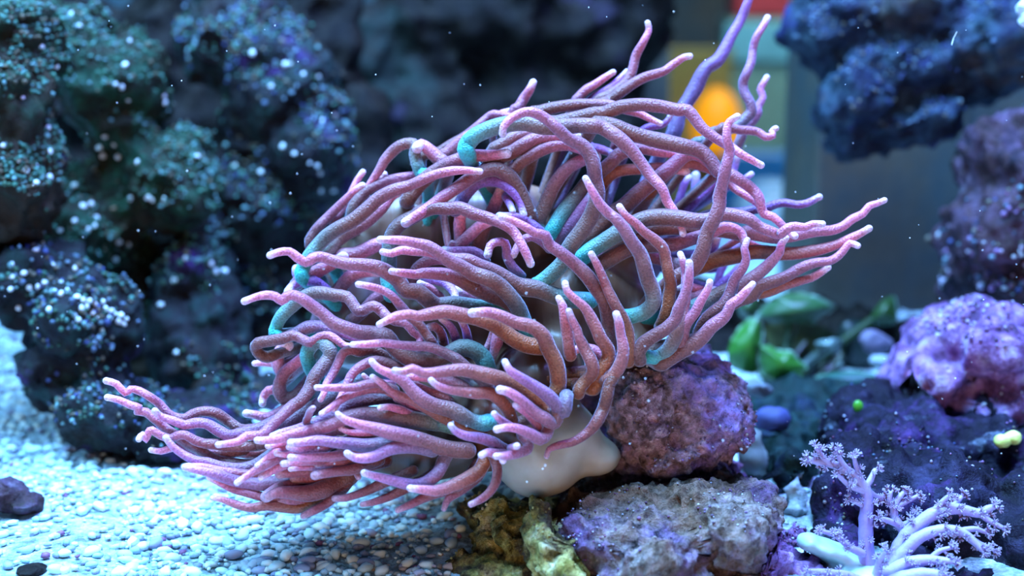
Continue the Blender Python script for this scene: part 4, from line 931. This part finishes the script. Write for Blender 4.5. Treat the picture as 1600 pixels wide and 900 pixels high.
def polyps(branch, out, rad, n, tip=3, t0=0.25):
    global npol
    sites = [(len(out) - 1, True)] * tip + [(int(len(out) * (t0 + (1 - t0) * random.random())), False) for _ in range(n)]
    for i, is_tip in sites:
        i = min(i, len(out) - 1)
        tg = (out[min(i + 1, len(out) - 1)] - out[max(i - 1, 0)]).normalized()
        w = Vector((random.gauss(0, 1), random.gauss(-.5, 1), random.gauss(.2, 1)))
        w = (w - tg * w.dot(tg)).normalized()
        dr = (tg + w * .8).normalized() if is_tip else (w + tg * .45).normalized()
        s = random.uniform(.0011, .0017)
        c = bpy.data.objects.new('polyp', random.choice(PM)); COL.objects.link(c)
        c.parent = branch
        c.location = out[i] + dr * (rad[i] + s * .5) - coral.location
        c.rotation_euler = dr.to_track_quat('Z', 'Y').to_euler(); c.scale = (s, s, s)
        npol += 1
BR = [
 ('trunk', [(905,960),(900,860),(896,780),(893,660),(900,560),(890,500)], 42, 24, -42, -42, LAV, 10, 0),
 ('branch', [(892,520),(860,470),(810,430),(740,400),(680,390),(640,378)], 26, 13, -42, -46, LAV2, 16, 3),
 ('branch', [(740,405),(705,375),(685,345),(672,330)], 14, 9, -45, -47, LAV2, 3, 3),
 ('branch', [(815,430),(785,390),(768,355),(762,338)], 14, 9, -44, -48, LAV2, 3, 3),
 ('branch', [(880,490),(862,440),(848,400),(842,372)], 14, 9, -43, -46, LAV2, 2, 4),
 ('branch', [(893,505),(915,470),(928,440),(934,428)], 16, 10, -42, -40, LAV2, 2, 4),
 ('branch', [(885,520),(840,505),(800,480),(770,450)], 16, 9, -43, -47, LAV2, 8, 2),
 ('branch', [(890,590),(860,575),(825,562)], 14, 8, -42, -44, LAV2, 2, 2),
 ('branch', [(905,520),(935,540),(965,548)], 14, 8, -42, -38, LAV2, 4, 3),
 ('branch', [(960,940),(1010,870),(1050,770),(1080,720),(1130,670),(1200,620),(1300,600),(1400,620),(1440,600),(1462,592)], 46, 14, -40, -44, LAV2, 26, 4),
 ('branch', [(1400,618),(1440,650),(1500,682)], 16, 10, -43, -46, LAV2, 4, 3),
 ('branch', [(1180,630),(1215,590),(1245,560),(1262,545)], 16, 10, -42, -45, LAV2, 3, 4),
 ('branch', [(1270,600),(1300,570),(1320,548)], 16, 10, -42, -40, LAV2, 2, 4),
 ('branch', [(1020,860),(1070,790),(1130,730),(1220,695),(1310,700),(1370,740),(1410,780)], 34, 14, -44, -52, LAV2, 18, 4),
 ('branch', [(1350,720),(1400,755),(1460,780)], 14, 9, -50, -50, LAV2, 4, 4),
 ('branch', [(1310,700),(1380,690),(1430,705)], 16, 9, -48, -46, LAV2, 4, 4),
 ('branch', [(1070,790),(1060,700),(1020,630),(1030,570),(1060,530)], 24, 11, -38, -34, LAV2, 14, 4),
 ('branch', [(1030,590),(1080,565),(1120,545)], 14, 9, -35, -32, LAV2, 4, 4),
 ('branch', [(1025,620),(1000,570),(1005,530)], 14, 9, -35, -36, LAV2, 3, 3),
 ('branch', [(1040,670),(985,650),(950,640)], 16, 9, -37, -42, LAV2, 6, 3),
 ('branch', [(1040,680),(1090,655),(1110,620)], 14, 9, -36, -34, LAV2, 5, 3),
 ('branch', [(990,900),(1070,850),(1150,830),(1220,830),(1280,835)], 40, 12, -48, -56, LAV2, 14, 4),
 ('branch', [(1170,835),(1220,790),(1270,775)], 14, 9, -52, -54, LAV2, 5, 4),
 ('branch', [(940,900),(960,830),(985,790)], 22, 10, -50, -56, LAV2, 8, 3),
 ('branch', [(960,960),(1060,910),(1160,890),(1240,900)], 40, 20, -54, -60, LAV2, 4, 2),
 ('branch', [(880,800),(820,770),(760,720),(700,700)], 18, 9, -46, -50, LAV, 14, 3),
 ('branch', [(870,930),(800,900),(700,885),(640,880)], 30, 12, -52, -58, LAV, 14, 4),
]
for name, pts, r0, r1, a, bq, col, n, tip in BR:
    o, out, rad = ctube(name, pts, r0, r1, a, bq, col)
    polyps(o, out, rad, n, tip, 0.05 if name == 'trunk' else .3)
V, F = blob_mesh([(1310, 868, -40, 55, 22, .012, -18), (1275, 850, -38, 24, 18, .010)])
lobe, _ = blob_object('base_lobe', [(1300, 862, -34, 56, 17, .012, -20), (1262, 846, -34, 18, 15, .010), (1345, 900, -38, 60, 24, .016)], .001, [('CLOUDS', .02, .003)],
            plain('pale_coral_base', (.50, .66, .60), .4), sm=6, parent=coral, floor_cut=False)
lobe['label'] = 'smooth pale cyan base lobe'

# white coral tip in the upper right corner
wc = empty('white_coral', O(1606, 30, 60))
tag(wc, 'white ruffled coral piece cut by the upper right corner', 'coral')
w1 = blob_object('coral_body', [(1604, 12, 60, 14, 14, .005), (1602, 32, 60, 12, 14, .005), (1622, 24, 62, 26, 22, .008), (1650, 20, 70, 40, 28, .012), (1700, 40, 105, 60, 34, .03), (1760, 60, 150, 130, 40, .02, -15)], .0007, [('CLOUDS', .008, .003), ('VORONOI', .004, .002)],
                 plain('white_coral_skin', (.62, .62, .66), .5), parent=wc, floor_cut=False)[0]

# ------------------------------------------------------------------ the room behind the rear glass
def room_box(name, x0, x1, y0, y1, wy, depth, mat, label=None, cat=None, bevel=.004):
    a, c = hit_y(x0, y1, wy), hit_y(x1, y0, wy)
    z0 = a.z
    me = box_me(name, -(c.x - a.x) / 2, (c.x - a.x) / 2, 0, depth, 0, c.z - a.z, bevel=bevel)
    o = link(name, me, mat, loc=((a.x + c.x) / 2, wy, z0))
    if label: tag(o, label, cat)
    return o
RY = 2.05
shelf_z = hit_y(1150, 470, RY).z
m_shelf = plain('dark_wood', (.06, .06, .05), .5)
zz = hit_y(1150, 470, RY)
sh = link('rear_counter', box_me('rear_counter', -.45, .45, -.32, .45, -.5, 0, bevel=.004), m_shelf, loc=(zz.x + .06, RY, zz.z))
tag(sh, 'dark counter standing in the room behind the rear glass', 'counter')
sh.data.transform(Matrix.Translation((0, 0, 0)))
cab = room_box('teal_cabinet', 1128, 1290, 30, 470, RY + .16, .12, plain('green_panel', (.20, .36, .26), .5), 'blurred teal and green cabinet seen through the rear glass', 'cabinet')
a, c = hit_y(1132, 96, RY + .155), hit_y(1286, 36, RY + .155)
d1 = link('door', box_me('door', -(c.x - a.x) / 2, (c.x - a.x) / 2, -.008, 0, 0, c.z - a.z, bevel=.002), plain('teal_panel', (.18, .50, .50), .5), cab,
          loc=((a.x + c.x) / 2 - cab.location.x, 0, a.z - cab.location.z)); d1['label'] = 'teal upper door'
room_box('red_box', 1150, 1262, -60, 26, RY + .17, .10, plain('red_paint', (.55, .05, .05), .5), 'blurred red box on top of the teal cabinet at the top edge', 'box')
ol = room_box('olive_board', 1010, 1146, 76, 470, RY + .12, .03, plain('olive_paint', (.26, .22, .05), .5), 'blurred olive board behind the glowing amber lamp', 'board')
bl = room_box('blue_bin', 1122, 1262, 238, 470, RY - .02, .04, plain('blue_plastic', (.02, .17, .36), .4), 'blurred deep blue bin below the amber lamp behind the rear glass', 'bin', bevel=.01)
def lathe(name, prof, mat, parent=None, loc=(0, 0, 0), seg=32):
    V = [(r * math.cos(6.28318 * k / seg), r * math.sin(6.28318 * k / seg), z) for r, z in prof for k in range(seg)]
    F = [(i * seg + k, i * seg + (k + 1) % seg, (i + 1) * seg + (k + 1) % seg, (i + 1) * seg + k) for i in range(len(prof) - 1) for k in range(seg)]
    F += [tuple(range(seg))[::-1], tuple((len(prof) - 1) * seg + k for k in range(seg))]
    return link(name, mesh_np(name, V, F), mat, parent, loc)
px = RY / FPX * 1.02
lz = hit_y(1114, 470, RY + .06)
lamp = empty('amber_lamp', (lz.x, RY + .075, zz.z))
tag(lamp, 'glowing amber lamp blurred behind the rear glass', 'lamp')
lh = hit_y(1114, 242, RY + .06).z - zz.z
lathe('lamp_stem', [(.045, 0), (.045, .01), (.01, .02), (.01, lh)], plain('brass', (.3, .2, .06), .4), lamp)
m_amb, nt, b = new_mat('amber_glow')
b.inputs['Base Color'].default_value = (.6, .2, 0, 1); b.inputs['Emission Color'].default_value = (1, .37, .002, 1); b.inputs['Emission Strength'].default_value = 0.9
lathe('lamp_shade', [(.006, lh), (.028, lh + .004), (.036, lh + .03), (.034, lh + .06), (.024, lh + .085), (.006, lh + .098)], m_amb, lamp)
for (x, y, r, hh, wy, lab) in ((1205, 322, 62, 66, RY - .09, 'pale blue rounded jar standing behind the blue bin edge'), (1250, 388, 58, 90, RY - .22, 'pale blue rounded tub lowest behind the rear glass')):
    p = hit_y(x, y, wy); rr = r * px * .95; z0 = zz.z
    H = hit_y(x, y - hh * .4, wy).z - z0
    j = empty('pale_jar', (p.x, wy, z0)); tag(j, lab, 'jar')
    m_j = plain('pale_blue_glaze', (.36, .62, .82), .35)
    lathe('jar_body', [(rr * .8, 0), (rr, .01), (rr, H * .7), (rr * .92, H * .88), (rr * .6, H)], m_j, j)
    lathe('jar_lid', [(rr * .62, H), (rr * .6, H + .006), (rr * .2, H + .012), (.004, H + .013)], m_j, j)
tag(link('wall_rear', box_me('wall_rear', -.6, 1.6, RY + .7, RY + .72, -.6, 1.4), m_wall), kind='structure')
# dark overflow box in the tank's rear right
ob_ = room_box('overflow_box', 1262, 1580, -700, 545, 0.965, .12, m_wall, 'dark olive overflow box standing at the rear right of the tank', 'overflow box', bevel=.004)

# ------------------------------------------------------------------ specks drifting in the water and a loose thread
Vs, Fs = [], []
for k in range(150):
    x, y = random.uniform(0, 1600), random.uniform(0, 760)
    off = random.uniform(-70, 40) if x > 1200 or y < 200 else random.uniform(-90, -75)
    r = random.uniform(.00012, .00034)
    Vs.append(G_V * r + np.array(O(x, y, off)[:])); Fs.append(G_F + 12 * k)
m_speck = plain('drifting_speck', (.85, .9, .95), .5)
tag(link('drifting_specks', mesh_np('drifting_specks', np.concatenate(Vs), np.concatenate(Fs)), m_speck), 'tiny pale specks drifting in the tank water', 'specks', kind='stuff')
Vt, Ft, _ = tube(*catmull([O(1487, 70, 20), O(1490, 60, 21), O(1495, 50, 20)], [.00014] * 3, .0008), seg=6)
th = link('loose_thread', mesh_np('loose_thread', [v[:] for v in Vt], Ft), m_speck)
tag(th, 'thin pale thread drifting before the upper right rock', 'thread')
